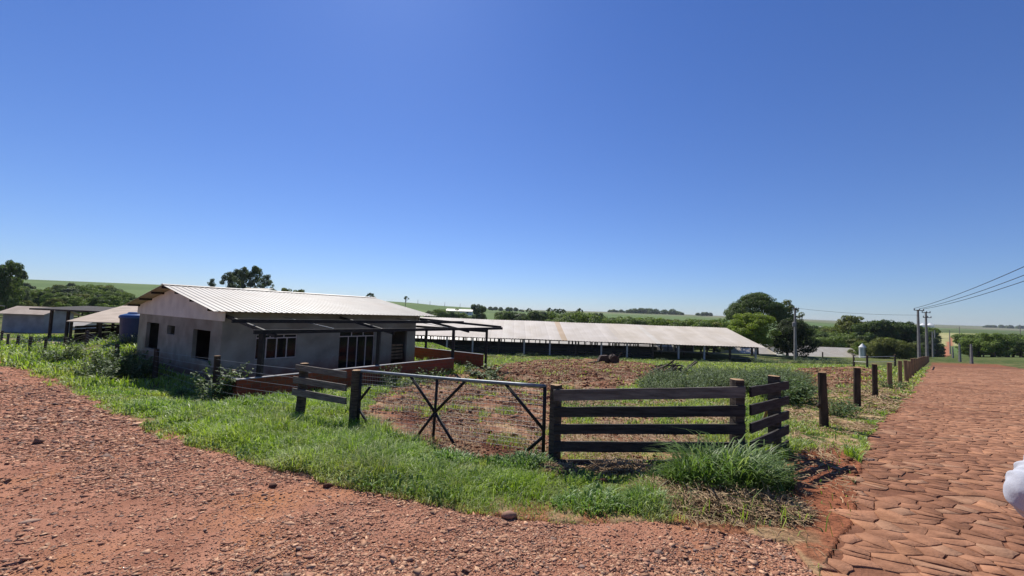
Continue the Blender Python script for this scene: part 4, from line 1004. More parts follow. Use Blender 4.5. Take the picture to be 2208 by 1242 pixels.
# ------------------------------------------------------------------ the long cattle barn
BX0, BX1, BY0, BY1 = -30.0, 44.2, 73.0, 98.0
bz = -5.25; BE = aty(1487, 742, BY0)[2]; BR = aty(1487, 704.5, 85.5)[2]; BYM = 85.5
barn = tag(empty('cattle_barn'), 'long low open-sided cattle barn with a pale sheet roof behind the churned yard', 'barn')
def barn_roof(y0, z0, y1, z1):
    V, F, T = [], [], []; x = BX0 - .8; R = random.Random(4); k = 0; end = BX1 + .9
    while x < end:
        w = 1.05; xe = min(x + w, end); b = .60 + R.uniform(-.03, .03); colr_ = np.array([b * 1.06, b * .96, b * .84])
        if xe > 20: colr_ = np.array([b * 1.08, b * .96, b * .80])
        px = 1104 + 880 * x / 79
        if 1200 < px < 1213: colr_ = np.array([.55, .42, .29])                        # rust-stained sheets
        if abs(px - 1093) < 7 or 1382 < px < 1400: colr_ = np.array([.67, .62, .54])   # newer pale sheets
        xs_ = np.linspace(x, xe, 5)
        base = len(V)
        for q, xx in enumerate(xs_):
            hz = .045 if q % 2 else 0
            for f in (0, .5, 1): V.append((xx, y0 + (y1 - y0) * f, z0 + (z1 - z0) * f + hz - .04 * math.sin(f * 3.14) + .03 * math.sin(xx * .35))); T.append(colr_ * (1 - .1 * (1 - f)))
        for q in range(4):
            for f in range(2): a_ = base + q * 3 + f; F.append((a_, a_ + 3, a_ + 4, a_ + 1))
        x = xe
    return np_mesh('roof_slope', np.array(V), [np.array(F)], M['barnroof'], parent=barn, tint=np.array(T))
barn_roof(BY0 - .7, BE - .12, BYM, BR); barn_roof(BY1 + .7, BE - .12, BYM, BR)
M['palepost'] = pmat('pale_concrete_post_mat', (.50, .48, .44), (.40, .38, .35), 2, rough=.9)
def bpost(x, y, zt_, w=.26, mat='palepost'): MB().box((x - w / 2, y - w / 2, gz(x, y) - .3), (x + w / 2, y + w / 2, zt_)).build('post', M[mat], barn)
npost = 17; pxs = [BX0 + .5 + (BX1 - BX0 - 1.0) * k / (npost - 1) for k in range(npost)]
for i, x_ in enumerate(pxs):
    bpost(x_, BY0 + .05, BE - .05, mat='palepost' if i % 3 else 'oldwood'); bpost(x_, BY1, BE - .05); bpost(x_, BYM - 4, BR - 1.0, mat='oldwood')
m_ = MB(); m_.box((BX0, BY0 - .1, BE - .28), (BX1, BY0 + .1, BE - .08)); m_.box((BX0, BY1 - .1, BE - .28), (BX1, BY1 + .1, BE - .08)); m_.build('eave_beams', M['darksteel'], barn)
for i in range(npost - 1):
    m_ = MB(); x0, x1 = pxs[i] + .14, pxs[i + 1] - .14; g0 = gz((x0 + x1) / 2, BY0)
    hs2 = (.25, .62, .98, 1.32) if i < 12 else ((1.25,) if i < 15 else (.45, .95))
    for h_ in hs2: m_.bar((x0, BY0 + .1, g0 + h_ + random.uniform(-.03, .03)), (x1, BY0 + .1, g0 + h_ + random.uniform(-.03, .03)), .05, .20 if i < 12 else .16)
    if i < 12:
        for k in range(random.randint(1, 3)): xx = random.uniform(x0, x1); m_.bar((xx, BY0 + .22, g0), (xx, BY0 + .22, BE - .1), .12, .08)
    m_.build('rail', M['board'] if i < 12 else M['paleboard'], barn)
for i in range(npost - 1):                                       # the boarded far side and feed rails inside
    m_ = MB(); x0, x1 = pxs[i] + .1, pxs[i + 1] - .1; g0 = gz((x0 + x1) / 2, BY1)
    for h_ in ((.12, .37, .66, 1.75) if i < 12 else (.2, .5, .8, 1.1, 1.4, 1.7, 2.0)): m_.bar((x0, BY1 - .1, g0 + h_), (x1, BY1 - .1, g0 + h_), .05, .25 if h_ < 1.0 else .1)
    for k in range(random.randint(0, 5)): xx = random.uniform(x0, x1); m_.bar((xx, BY1 - .25, g0), (xx, BY1 - .25, BE - .1), .22, .1)
    m_.build('back_boarding', M['board'], barn)
m_ = MB()
for yy in (90,): m_.box((BX0 + 1, yy, gz(0, yy) - .2), (BX1 - 12, yy + .12, gz(0, yy) + 1.15))
m_.build('feed_trough', M['oldwood'], barn)
m_ = MB()
for x_ in pxs[::2]:
    for sgn, yy in ((1, BY0), (-1, BY1)): m_.bar((x_, yy, BE - .35), (x_, BYM, BR - .35), .1, .2)
m_.build('rafters', M['darksteel'], barn)
sb_ = empty('low_rail'); tag(sb_, 'low dark rail on short stakes past the right end of the cattle barn', 'rail')
q0 = aty(1612, 768, 71); q1 = aty(1640, 772, 69); g0, g1 = gz(*q0[:2]), gz(*q1[:2])
MB().bar((q0[0], q0[1], g0 + .35), (q1[0], q1[1], g1 + .3), .1, .16).build('rail', M['darkpost'], sb_)
for q, h_ in ((q0 * .7 + q1 * .3, .75), (q1, .35)): MB().bar((q[0], q[1], gz(*q[:2]) - .1), (q[0], q[1], gz(*q[:2]) + h_), .1, .1).build('stake', M['darkpost'], sb_)
# pale barns behind
def simple_barn(name, label, x0, x1, y0, y1, zb, he, rise, wall, roof, rz=0, cat='barn', open_=False, parts=True):
    t = tag(empty(name, ((x0 + x1) / 2, (y0 + y1) / 2, zb), rz), label, cat); w, d = (x1 - x0) / 2, (y1 - y0) / 2
    m = MB(); m.add([(-w, -d, -.6), (w, -d, -.6), (w, d, -.6), (-w, d, -.6), (-w, -d, he), (w, -d, he), (w, d, he), (-w, d, he), (-w, 0, he + rise), (w, 0, he + rise)],
                    [(0, 1, 5, 4), (2, 3, 7, 6), (1, 2, 6, 9, 5), (3, 0, 4, 8, 7)])
    m.build('walls', M[wall], t); o_ = .5
    for sg in (-1, 1):
        e = o_ * rise / d
        MB().prism([(-w - o_, sg * (d + o_), he - e), (w + o_, sg * (d + o_), he - e), (w + o_, 0, he + rise), (-w - o_, 0, he + rise)], (0, 0, .08)).build('roof_slope', M[roof], t)
    if parts:
        k = max(2, int(w / 2.2)); 
        for i in range(k):
            x = -w + 2 * w * (i + .5) / k; MB().box((x - .5, -d - .03, he * .35), (x + .5, -d + .02, he * .78)).build('window', M['inside'], t)
    return t
simple_barn('white_barn', 'long white-roofed barn seen between the posts of the cattle barn', -30, 50, 121, 135, -8.6, 1.5, 2.2, 'whitewall', 'metalroof', parts=False)
q = aty(1690, 770, 118); simple_barn('white_barn', 'white-walled barn glimpsed under the dark round tree behind the concrete pole', q[0] - 12, q[0] + 11, 118, 130, -7.6, .7, 2.3, 'whitewall', 'metalroof', parts=False)
q = aty(1790, 768, 112); simple_barn('white_barn', 'long low white-roofed barn right of the dark round tree', q[0] - 11, q[0] + 10, 112, 124, -7.3, .5, 2.3, 'whitewall', 'metalroof', rz=-.05, parts=False)

# ------------------------------------------------------------------ farm buildings on the left
q = aty(60, 714, 53); simple_barn('block_shed', 'grey block shed with a low tan roof left of the open timber shed', -65.6, -60.3, 53, 56.6, gz(-63, 53), aty(60, 675, 53)[2] - gz(-63, 53), .75, 'greywall', 'tanroof', parts=False)
q = aty(-28, 712, 46); simple_barn('grey_store', 'dark grey store building cut by the left edge of the photo', -86, -75.2, 52, 60, gz(-78, 55), aty(8, 660, 59)[2] - gz(-78, 55), .6, 'greywall', 'metalroof', parts=False)
q = aty(196, 704, 66); simple_barn('white_hut', 'small white-walled hut half hidden behind the open timber shed', q[0] - 4.6, q[0] - 1.6, 66, 70, aty(140, 700, 66)[2] - .35, .25, .7, 'whitewall', 'metalroof', parts=False)
os_ = tag(empty('open_shed'), 'open timber shed with a broad tan sheet roof left of the house', 'shed')
E0, E1, R0, R1 = aty(143, 692, 38), aty(420, 701, 38), aty(279, 655, 48), aty(520, 664, 48)
def slab(m, pts, th): m.prism(pts, (0, 0, -th))
m_ = MB(); slab(m_, [E0, E1, R1, R0], .07); m_.build('roof_slope', M['tanroof'], os_)
m_ = MB(); slab(m_, [R0 + [0, 0, .01], R1 + [0, 0, .01], R1 + [-2, 10, E1[2] - R1[2]], R0 + [-2, 10, E0[2] - R0[2]]], .07); m_.build('roof_slope', M['tanroof'], os_)
for f in (.02, .25, .5, .75, .98):
    a = E0 + (E1 - E0) * f + [0, .25, 0]; MB().tube([(a[0], a[1], gz(a[0], a[1]) - .3), (a[0], a[1], a[2] - .1)], .11, 8).build('post', M['darkpost'], os_)
    a = R0 + (R1 - R0) * f + [-1.8, 9.6, 0]; MB().tube([(a[0], a[1], gz(a[0], a[1]) - .3), (a[0], a[1], E0[2] - .1)], .11, 8).build('post', M['darkpost'], os_)
for f in np.linspace(.1, .55, 6):
    a = E0 + (E1 - E0) * f + [0, 1.6, 0]; z_ = gz(a[0], a[1])
    for dy, h0, h1 in ((0, .9, .2), (0, 1.4, .2), (3, 1.1, 1.2)): MB().bar((a[0] - .9, a[1] + dy, z_ + h0), (a[0] + .9, a[1] + dy, z_ + h0), .06, h1).build('side_board', M['darkpost'], os_)
m_ = MB(); a = E0 + [.25, .6, 0]; b = R0 + [-1.6, 8.5, 0]; za_, zb2 = gz(a[0], a[1]), gz(b[0], b[1])
for h0, h1 in ((.45, 1.0), (1.22, .42), (1.62, .22)): m_.bar((a[0], a[1], za_ + h0), (b[0], b[1], zb2 + h0 + .1), .06, h1)
m_.build('shade_boarding', M['darkpost'], os_)  # dark boards added to fill the space under the roof with shade
lt = tag(empty('lean_to'), 'flat dark roof on tall dark posts beside the grey block shed', 'shelter')
L0, L1 = aty(82, 664, 44), aty(250, 676, 44); m_ = MB(); z_ = L0[2]
zL, zR = aty(82, 664.5, 44)[2], aty(250, 679, 44)[2]
slab(m_, [(L0[0], 43.2, zL), (L1[0], 43.2, zR + .35), (L1[0], 49, zR + .65), (L0[0], 49, zL + .35)], .16); m_.build('roof', M['darkroof'], lt)
for u_ in (107, 143, 215):
    for dy in (0, 5): a = aty(u_, 720, 43.6); MB().tube([(a[0], a[1] + dy, gz(a[0], a[1] + dy) - .3), (a[0], a[1] + dy, zL - .05 - (u_ - 82) / 170 * (zL - zR - .3))], .14, 8).build('post', M['darkpost'], lt)
# woodpile on the bank below the tan shed
wpile = MB(); R = random.Random(9)
for k in range(90):
    f = R.random(); a = aty(185 + 85 * f, 728 - 18 * f, 33.5 + R.uniform(-1.2, 1.2)); z_ = gz(a[0], a[1]) + R.uniform(.1, .75); an = R.gauss(.25, .35); L_ = R.uniform(.5, 1.6)
    d = np.array([math.cos(an), math.sin(an), R.gauss(.12, .2)]); p_ = np.array([a[0], a[1], z_]); wpile.tube([p_ - d * L_ / 2, p_ + d * L_ / 2], R.uniform(.05, .11), 6)
tag(wpile.build('wood_pile', M['darkpost']), 'heap of dark logs and branches under the edge of the tan shed roof', 'wood pile')
a = aty(146, 740, 34); b = aty(184, 722, 34)
tag(MB().bar((a[0], a[1], a[2]), (b[0], b[1], b[2]), .09, .12).build('slanted_rail', M['darkpost']), 'slanting dark timber brace in front of the open timber shed', 'timber')

# blue water tank
tk = aty(290, 722, 27.3); tzb = gz(tk[0], tk[1]) - .12; ztop = aty(290, 673, 27.3)[2]
t_ = tag(empty('water_tank', (tk[0], tk[1], tzb)), 'round blue plastic water tank behind the left end of the house', 'tank'); ht = ztop - tzb
def lathe(prof, n=40):
    V = []; F = []
    for (r_, z_) in prof:
        for k in range(n): V.append((r_ * math.cos(2 * math.pi * k / n), r_ * math.sin(2 * math.pi * k / n), z_))
    for i in range(len(prof) - 1):
        for k in range(n): F.append((i * n + k, i * n + (k + 1) % n, (i + 1) * n + (k + 1) % n, (i + 1) * n + k))
    F.append(tuple(range(n))[::-1]); F.append(tuple((len(prof) - 1) * n + k for k in range(n)))
    return MB().add(V, F)
lathe([(.66, 0), (.70, .1), (.72, ht * .25), (.735, ht * .27), (.735, ht * .31), (.74, ht * .33), (.76, ht * .55), (.775, ht * .57), (.775, ht * .61), (.775, ht * .63), (.79, ht * .78), (.83, ht * .80), (.83, ht * .84)]).build('body', M['tank'], t_)
lathe([(.85, ht * .80), (.86, ht * .85), (.80, ht * .90), (.45, ht * .955), (.42, ht * .985), (.36, ht), (.1, ht * 1.0)]).build('lid', M['tanlid'], t_)
MB().tube([(-.9, .1, ht * .3), (-.92, .1, ht * .86), (-.85, .1, ht * .9), (-.78, .1, ht * .88)], .025, 8).build('inlet_pipe', M['concrete'], t_)

# ------------------------------------------------------------------ power poles and lines
def pole(name, u, vb, vt, yy, label, arms=(), mat='concrete', r=.16, extra=None, group='power poles along the stone road', cat='power pole', base=None, H_=None):
    if base is None:
        q = aty(u, vb, yy); z0 = gz(q[0], q[1]) - .2; top = aty(u, vt, yy)[2]
    else: q = np.array(base); z0 = gz(q[0], q[1]) - .2; top = z0 + H_
    e = tag(empty(name, (q[0], q[1], z0)), label, cat, group)
    h_ = top - z0
    MB().add(*(lambda V, F: (V, F))([(sx_ * r * k, sy_ * r * .8 * k, z_) for z_, k in ((-.4, 1.15), (h_, .62)) for sx_, sy_ in ((-1, -1), (1, -1), (1, 1), (-1, 1))], [(0, 3, 2, 1), (4, 5, 6, 7), (0, 1, 5, 4), (1, 2, 6, 5), (2, 3, 7, 6), (3, 0, 4, 7)])).build('shaft', M[mat], e)
    for (dz, half, off, an) in arms:
        c_ = np.array([math.cos(an), math.sin(an), 0]); m = MB().bar(c_ * (off - half) + [0, -.2, h_ - dz], c_ * (off + half) + [0, -.2, h_ - dz], .11, .13); ar = m.build('crossarm', M['oldwood'], e)
        for s_ in (-.94, 0.12, .94): MB().tube([c_ * (off + half * s_) + [0, -.2, h_ - dz + .06], c_ * (off + half * s_) + [0, -.2, h_ - dz + .16], c_ * (off + half * s_) + [0, -.2, h_ - dz + .34]], [.05, .09, .06], 8).build('insulator', M['concrete'], ar)
    return e, q, z0, top
pole1, q1_, z1_, t1_ = pole('power_pole', 1982, 772, 668, 77, 'dark power pole with a wide crossarm where the three high wires end', arms=[(.12, 1.55, 0, .35)], r=.2)
pole2, q2_, z2_, t2_ = pole('power_pole', 1999, 769, 673, 86, 'power pole with two crossarms just behind the wide-armed pole', arms=[(.12, 1.35, -.2, .3), (1.15, 1.3, .1, .3)], r=.2)
pole('power_pole', 2012, 768, 715, 112, 'plain grey pole, left one of the pair half hidden by trees behind the crossarm poles', r=.17)
pole('power_pole', 2017, 768, 712, 118, 'plain grey pole, right one of the pair half hidden by trees behind the crossarm poles', r=.17)
pole('power_pole', 2095, 783, 742, 78, 'short pale concrete pole farthest right, at the end of the stone road', r=.19)
pole('power_pole', 2070, 780, 740, 88, 'short pale concrete pole left of the rightmost one at the end of the stone road', r=.18)
pole('power_pole', 2055, 778, 748, 98, 'thin short pole by the trees where the stone road drops away', r=.14)
pole('power_pole', 2048, 733, 712, 250, 'distant slim pole beside the red track on the far field', r=.22, group='slim poles on the far fields')
pole('power_pole', 2069, 719, 704, 420, 'distant slim pole in the green crop beyond the pale field', r=.3, group='slim poles on the far fields')
pole('power_pole', 2200, 719, 700, 420, 'distant slim pole near the right edge of the photo beyond the pale field', r=.3, group='slim poles on the far fields')
for u_, vb_, vt_ in ((875, 653, 646), (901, 654, 647), (927, 656, 650), (959, 658, 652), (992, 660, 655)):
    pole('power_pole', u_, vb_, vt_ - 1, 640, 'tiny pole in the row on the skyline of the green hill behind the house', r=.3, group='poles on the green skyline')
cp, cq, cz, ct = pole('concrete_pole', 1715, 778, 664, 78, 'tall concrete pole with a transformer standing before the dark round tree', arms=[(.25, .55, .1, .1)], r=.21, group=None)
h_ = ct - cz
lathe([(.28, 0), (.32, .1), (.32, .75), (.26, .82), (.1, .95)], 16).build('transformer', M['concrete'], cp).location = (-.35, -.25, h_ - 3.6)
MB().bar((0, -.2, h_ - 1.7), (1.25, -.2, h_ - 1.7), .1, .12).build('bracket', M['oldwood'], cp)
MB().tube([(1.2, -.2, h_ - 1.95), (1.2, -.2, h_ - 1.3)], .07, 8).build('fuse_holder', M['darksteel'], cp)
nearp, qn_, zn_, tn_ = pole('power_pole', 0, 0, 0, 0, 'tall power pole carrying the three wires, standing right of the stone road', arms=[(.12, 1.3, 0, .35)], base=(39.5, 21.5, 0), H_=12.3, r=.2)
def wire(p_, q_, sag, label, r_=.035, group='overhead wires'):
    pts = []
    for k in range(25):
        f = k / 24; pts.append(np.array(p_) * (1 - f) + np.array(q_) * f - [0, 0, sag * 4 * f * (1 - f)])
    # conductors keep one real gauge, thicker where two strands run together
    return tag(MB().tube(pts, r_, 5).build('power_line', M['darksteel'], smooth=True), label, 'wire', group)
ca = np.array([math.cos(.35), math.sin(.35), 0])
for s_, lb in ((-.94, 'topmost of the three wires rising to the right edge over the stone road'), (.12, 'middle one of the three wires rising to the right edge over the stone road'), (.94, 'lowest of the three wires rising to the right edge over the stone road')):
    # the three wires swap sides on the way so that the far left one rides highest
    wire(np.array([q1_[0], q1_[1] - .2, t1_ + .2]) + ca * 1.55 * s_, np.array([qn_[0], qn_[1] - .2, tn_ + .2 - (s_ + .94) * .7]) + ca * 1.3 * s_, .85, lb)
wire((cq[0] + .5, cq[1], ct - .05), (q1_[0], q1_[1], t1_ - 1.0), .35, 'single wire from the concrete pole to the wide-armed pole', .022)
pole0 = None

# silos
def silo(q, r_, h_, label, group=None):
    e = tag(empty('silo', q), label, 'silo', group); lathe([(r_, 0), (r_, h_ * .35), (r_ * 1.01, h_ * .36), (r_, h_ * .37), (r_, h_ * .72), (r_ * .98, h_ * .73)], 24).build('shell', M['silo'], e)
    lathe([(r_ * 1.08, h_ * .71), (r_ * 1.08, h_ * .74), (r_ * .12, h_ * .985), (r_ * .1, h_)], 24).build('cone_roof', M['whitewall'], e)
q = aty(1860, 754, 101); silo((q[0], q[1], gz(q[0], q[1])), .72, aty(1860, 740.5, 101)[2] - gz(q[0], q[1]), 'small steel feed silo with a cone roof among the trees')
for u_, lb in ((1991, 'far white silo directly behind the two crossarm poles'), (2006, 'far white silo right of the two crossarm poles')):
    q = aty(u_, 712, 480); silo((q[0], q[1], q[2] - 2), 3.6, 8.5 + 2, lb, 'twin silos on the far field')

# ------------------------------------------------------------------ trees
def leaf_cloud(name, clumps, n, size, pal, mat=None, up=.55, shell=.62, aspect=.6):
    """leaves on the shells of many clumps (cx,cy,cz,rx,ry,rz)"""
    cl = np.array(clumps); wgt = (cl[:, 3] * cl[:, 4] * cl[:, 5]) ** (2 / 3); idx = rng.choice(len(cl), n, p=wgt / wgt.sum()); c_ = cl[idx]
    d = rng.normal(size=(n, 3)); d /= np.linalg.norm(d, axis=1)[:, None]; rad = shell + (1 - shell) * rng.random(n) ** .6 + np.where(rng.random(n) < .08, .15 * rng.random(n), 0)
    P = c_[:, :3] + d * c_[:, 3:6] * rad[:, None]
    nn = d * .7 + rng.normal(0, .5, (n, 3)) + [0, 0, up]; nn /= np.linalg.norm(nn, axis=1)[:, None]
    a = np.cross(nn, rng.normal(size=(n, 3))); a /= np.linalg.norm(a, axis=1)[:, None]; b = np.cross(nn, a)
    s_ = size * rng.uniform(.6, 1.35, n)[:, None]
    V = np.stack([P - a * s_, P + b * s_ * aspect, P + a * s_ * 1.1, P - b * s_ * aspect], 1)
    V[:, 1] += nn * s_ * .15; V[:, 3] += nn * s_ * .15
    t = rng.random(n); cv = rng.normal(0, .16, len(cl))[idx]
    tint = mixc(pal[0], pal[1], np.clip(t * .7 + .15 + cv, 0, 1))
    return np_mesh(name, V.reshape(-1, 3), [np.arange(n * 4).reshape(-1, 4)], mat or M['leaf'], tint=np.repeat(tint, 4, 0))
def make_tree(name, h, crown_fn, n, size, pal, trunk_h, tr, limbs=6, seed=0, up=.55, shell=.62, leafname='crown'):
    R = random.Random(seed); clumps = crown_fn(R); e = empty(name)
    m = MB(); bend = [R.uniform(-.2, .2), R.uniform(-.2, .2)]
    top = np.array([bend[0], bend[1], trunk_h]); m.tube([(0, 0, -.5), (bend[0] * .2, bend[1] * .2, trunk_h * .3), (bend[0] * .6, bend[1] * .6, trunk_h * .7), top], [tr * 1.35, tr, tr * .85, tr * .75], 8)
    for k in sorted(R.sample(range(len(clumps)), min(limbs, len(clumps)))):
        c_ = np.array(clumps[k][:3]); st_ = np.array([bend[0] * .8, bend[1] * .8, trunk_h * R.uniform(.6, 1)]); md = (st_ + c_) / 2 + [0, 0, -.1 * h * R.random()]
        m.tube([st_, md, c_], [tr * .5, tr * .32, tr * .12], 6)
    o1 = m.build('trunk', M['bark'], e); o2 = leaf_cloud(leafname, clumps, n, size, pal, up=up, shell=shell); o2.parent = e
    return e, [o1, o2]
def round_crown(h, w, base, nc, cr=.3, flat=1.0):
    def f(R):
        out = []
        for k in range(nc):
            a = R.uniform(0, 6.283); t = R.random(); zz = base + (h - base) * (.12 + .8 * t); env = math.sqrt(max(.05, 1 - ((t - .4) / .68) ** 2)); q = w * env * math.sqrt(R.random()) * .8
            r_ = w * cr * R.uniform(.7, 1.25); out.append((q * math.cos(a), q * math.sin(a), min(zz, h - r_ * .7), r_, r_, r_ * .75 * flat))
        return out
    return f
def umbrella_crown(h, w, base, nc):
    def f(R):
        out = []
        for k in range(nc):
            a = R.uniform(0, 6.283); q = w * math.sqrt(R.random()); dome = h - (h - base) * (q / w) ** 2 * .85; r_ = w * R.uniform(.13, .22); out.append((q * math.cos(a), q * math.sin(a), dome - r_ * .5 - R.random() ** 2 * (h - base) * .35, r_ * 1.2, r_ * 1.2, r_ * .55))
        return out
    return f
def tall_crown(h, w, base, nc, lo=.22, hi=.36):
    def f(R):
        out = []
        for k in range(nc):
            t = R.random(); a = R.uniform(0, 6.283); q = w * (.35 + .65 * math.sin(math.pi * min(1, t * .9 + .15))) * R.random() ** .6; r_ = w * R.uniform(lo, hi); out.append((q * math.cos(a), q * math.sin(a), base + (h - base) * t - r_ * .3, r_, r_, r_ * .9))
        return out
    return f
DK = ((.048, .080, .025), (.115, .155, .052)); MD = ((.080, .125, .030), (.190, .245, .062)); BR_ = ((.13, .185, .02), (.26, .32, .05)); GY = ((.070, .095, .055), (.15, .18, .11)); OL_ = ((.085, .105, .028), (.20, .205, .058))
TREES = {}
def proto(key, *a, **k):
    e, kids = make_tree(*a, **k); TREES[key] = (e, kids); e.location = (0, -400 - 30 * len(TREES), 0)
proto('wood1', 'forest_tree', 8, round_crown(8, 4.0, 1.0, 30, .28), 9000, .165, MD, 2.4, .2, seed=1)
proto('wood2', 'forest_tree', 8, round_crown(8, 3.4, 1.2, 26, .30), 8000, .165, DK, 2.6, .2, seed=2)
proto('wood3', 'forest_tree', 8, umbrella_crown(8, 4.6, 3.2, 44), 8000, .165, OL_, 3.2, .2, seed=3)
proto('wood4', 'forest_tree', 8, tall_crown(8, 2.7, 1.5, 34, .16, .30), 6500, .165, GY, 3, .18, seed=4)
USED = {}
def plant(key, q, sc, label, group=None, cat='tree', rz=None, name=None, zoff=0):
    e, kids = TREES[key]; rz = random.uniform(0, 6.28) if rz is None else rz; loc = (q[0], q[1], gz(q[0], q[1]) - .1 + zoff)
    if key not in USED:
        USED[key] = 1; e.location = [float(v) for v in loc]; e.rotation_euler = (0, 0, rz); e.scale = (sc, sc, sc) if np.isscalar(sc) else sc; c_ = e
        c_['label'] = label; c_['category'] = cat
        if group: c_['group'] = group
    else: c_ = dup(e, kids, loc, rz, sc, label, cat, None); 
    if 'group' in c_ and not group: del c_['group']
    if group: c_['group'] = group
    if name: c_.name = name
    return c_
def plant_px(key, u, yy, vtop, h0, label, group=None, wide=1.0, **k):
    """one tree of prototype height h0 at depth yy whose top reaches image row vtop"""
    q = aty(u, 700, yy); g_ = gz(q[0], q[1]); top = aty(u, vtop, yy)[2]; sc = max((top - g_) / h0, .15)
    return plant(key, q, (sc * wide, sc * wide, sc), label, group, **k)
# near big trees right of the barn
proto('umb', 'umbrella_tree', 12, umbrella_crown(12, 5.6, 7.0, 150), 48000, .115, DK, 6.5, .3, limbs=16, seed=11, shell=.5)
proto('fea', 'feathery_tree', 11, tall_crown(11, 2.8, 5, 46, .11, .2), 5000, .11, OL_, 6, .22, limbs=14, seed=12)
proto('bri', 'bright_tree', 8, round_crown(8, 4.8, 1.2, 90, .20, .7), 32000, .11, BR_, 2.4, .22, limbs=10, seed=13, shell=.4)
proto('drk', 'dark_tree', 8, round_crown(8, 4.4, .3, 70, .25), 32000, .115, ((.025, .042, .016), (.07, .09, .036)), 1.8, .3, limbs=10, seed=14)
plant_px('umb', 1632, 106, 628, 12, 'broad dark umbrella-crowned tree, tallest behind the right end of the cattle barn', wide=.92)
plant_px('fea', 1697, 104, 646, 11, 'thin feathery tree between the umbrella-crowned tree and the concrete pole', wide=1.0)
plant_px('bri', 1622, 92, 670, 8, 'bright yellow-green tree behind the right end of the cattle barn', wide=.95)
plant_px('drk', 1714, 92, 684, 8, 'dense dark round tree right behind the concrete pole', wide=.98)
# eucalyptus group behind the house roof
proto('euc', 'eucalyptus_tree', 14, tall_crown(14, 3.0, 4.5, 85, .10, .21), 12000, .12, GY, 8, .22, limbs=12, seed=21)
proto('euc2', 'eucalyptus_tree', 14, tall_crown(14, 3.3, 5.5, 80, .10, .21), 12000, .12, DK, 9, .22, limbs=12, seed=22)
for k_, u_, vt_, yy_, lb in (('euc', 520, 571, 118, 'tallest grey-green eucalyptus in the clump behind the house roof'), ('euc2', 541, 573, 122, 'dark tall eucalyptus right of the tallest one behind the house roof'), ('euc', 487, 582, 120, 'lower eucalyptus at the left of the clump behind the house roof'),
                             ('euc2', 505, 580, 126, 'dark eucalyptus left of the tallest one behind the house roof'), ('euc', 568, 588, 119, 'thin eucalyptus at the right end of the clump behind the house roof'), ('euc', 449, 597, 124, 'small lone eucalyptus left of the clump behind the house roof')):
    plant_px(k_, u_, yy_, vt_, 14, lb, 'eucalyptus clump behind the house', wide=.85 if u_ > 450 else .6)
for u_, vt_, lb in ((612, 617, 'left one of two small crowns showing over the ridge of the house'), (640, 620, 'right one of two small crowns showing over the ridge of the house')): plant_px('wood3', u_, 150, vt_, 8, lb, 'small crowns over the house ridge', wide=.55)
q = aty(545, 622, 112); simple_barn('white_hut', 'white roof peeping over the house ridge before the eucalyptus clump', q[0] - 3, q[0] + 3.4, 112, 118, q[2] - 2.2, 1.7, .7, 'whitewall', 'metalroof', parts=False)
proto('ara', 'umbrella_pine', 12, umbrella_crown(12, 2.7, 9.8, 16), 900, .3, DK, 10.5, .22, limbs=8, seed=31)
for u_, vt_, yy_, lb in ((795, 631, 300, 'flat-topped pine on the skyline above the far end of the house roof'), (872, 638, 420, 'thin flat-topped pine on the green hill right of the house roof')): plant_px('ara', u_, yy_, vt_, 12, lb, 'lone pines on the skyline', wide=1.0)
# wood on the slope behind the left farm buildings
plant_px('wood2', 8, 95, 558, 8, 'tall dark tree cut by the left edge of the photo', wide=.55)
plant_px('wood4', 30, 105, 580, 8, 'half bare tree beside the tall dark one at the left edge', wide=.6)
WL = 'dark bushy tree standing in the dense wood behind the left farm buildings'
for k in range(84):
    yy = 84 + 120 * random.random() ** .8; u_ = -40 + 345 * random.random(); row = (yy - 84) / 120
    lim = 608 + max(0, u_ - 205) * .38
    vt_ = max(648 - 42 * row + random.uniform(-6, 6), lim)
    if u_ > 275 and row > .3: continue
    plant_px(random.choice(['wood1', 'wood2', 'wood1', 'wood4', 'wood3']), u_, yy, vt_, 8, WL, 'wood behind the left farm buildings', wide=random.uniform(.8, 1.15))
# trees across the valley behind the house and the cattle barn
for u_, yy_, vt_, w_, k_, lb in ((1024, 210, 654, .75, 'wood4', 'tall loose tree rising over the cattle barn roof next to the house'), (1036, 218, 657, .7, 'wood2', 'dark tree close right of the tall loose tree over the cattle barn roof')): plant_px(k_, u_, yy_, vt_, 8, lb, wide=w_)
BLT = 'bushy tree in the belt behind the cattle barn roof'
for (u0_, u1_, n_, v0_, v1_, y0_, y1_, ks) in ((925, 1010, 9, 664, 674, 230, 290, ('wood1', 'wood2')), (1085, 1180, 17, 668, 684, 170, 300, ('wood2', 'wood4', 'wood1')), (1170, 1290, 26, 668, 686, 150, 260, ('wood2', 'wood1', 'wood4')), (1260, 1440, 22, 680, 694, 140, 240, ('wood1', 'wood2', 'wood3')), (1420, 1580, 24, 684, 700, 125, 190, ('wood1', 'wood1', 'wood3'))):
    for k in range(n_): plant_px(random.choice(ks), random.uniform(u0_, u1_), random.uniform(y0_, y1_), random.uniform(v0_, v1_), 8, BLT, 'tree belt behind the cattle barn', wide=random.uniform(.8, 1.5))
for u_, vt_ in ((1140, 664), (1185, 663), (1197, 665), (1207, 665), (1213, 666), (1250, 664)): plant_px('ara', u_, 330, vt_, 12, 'thin flat-topped pine standing above the tree belt behind the cattle barn', 'pines above the tree belt', wide=.8)
simple_barn('far_farmhouse', 'low white-roofed farmhouse far behind the cattle barn roof', aty(990, 672, 260)[0] - 8, aty(990, 672, 260)[0] + 8, 260, 268, aty(990, 674, 260)[2] - 1, 2, 1.2, 'whitewall', 'metalroof')
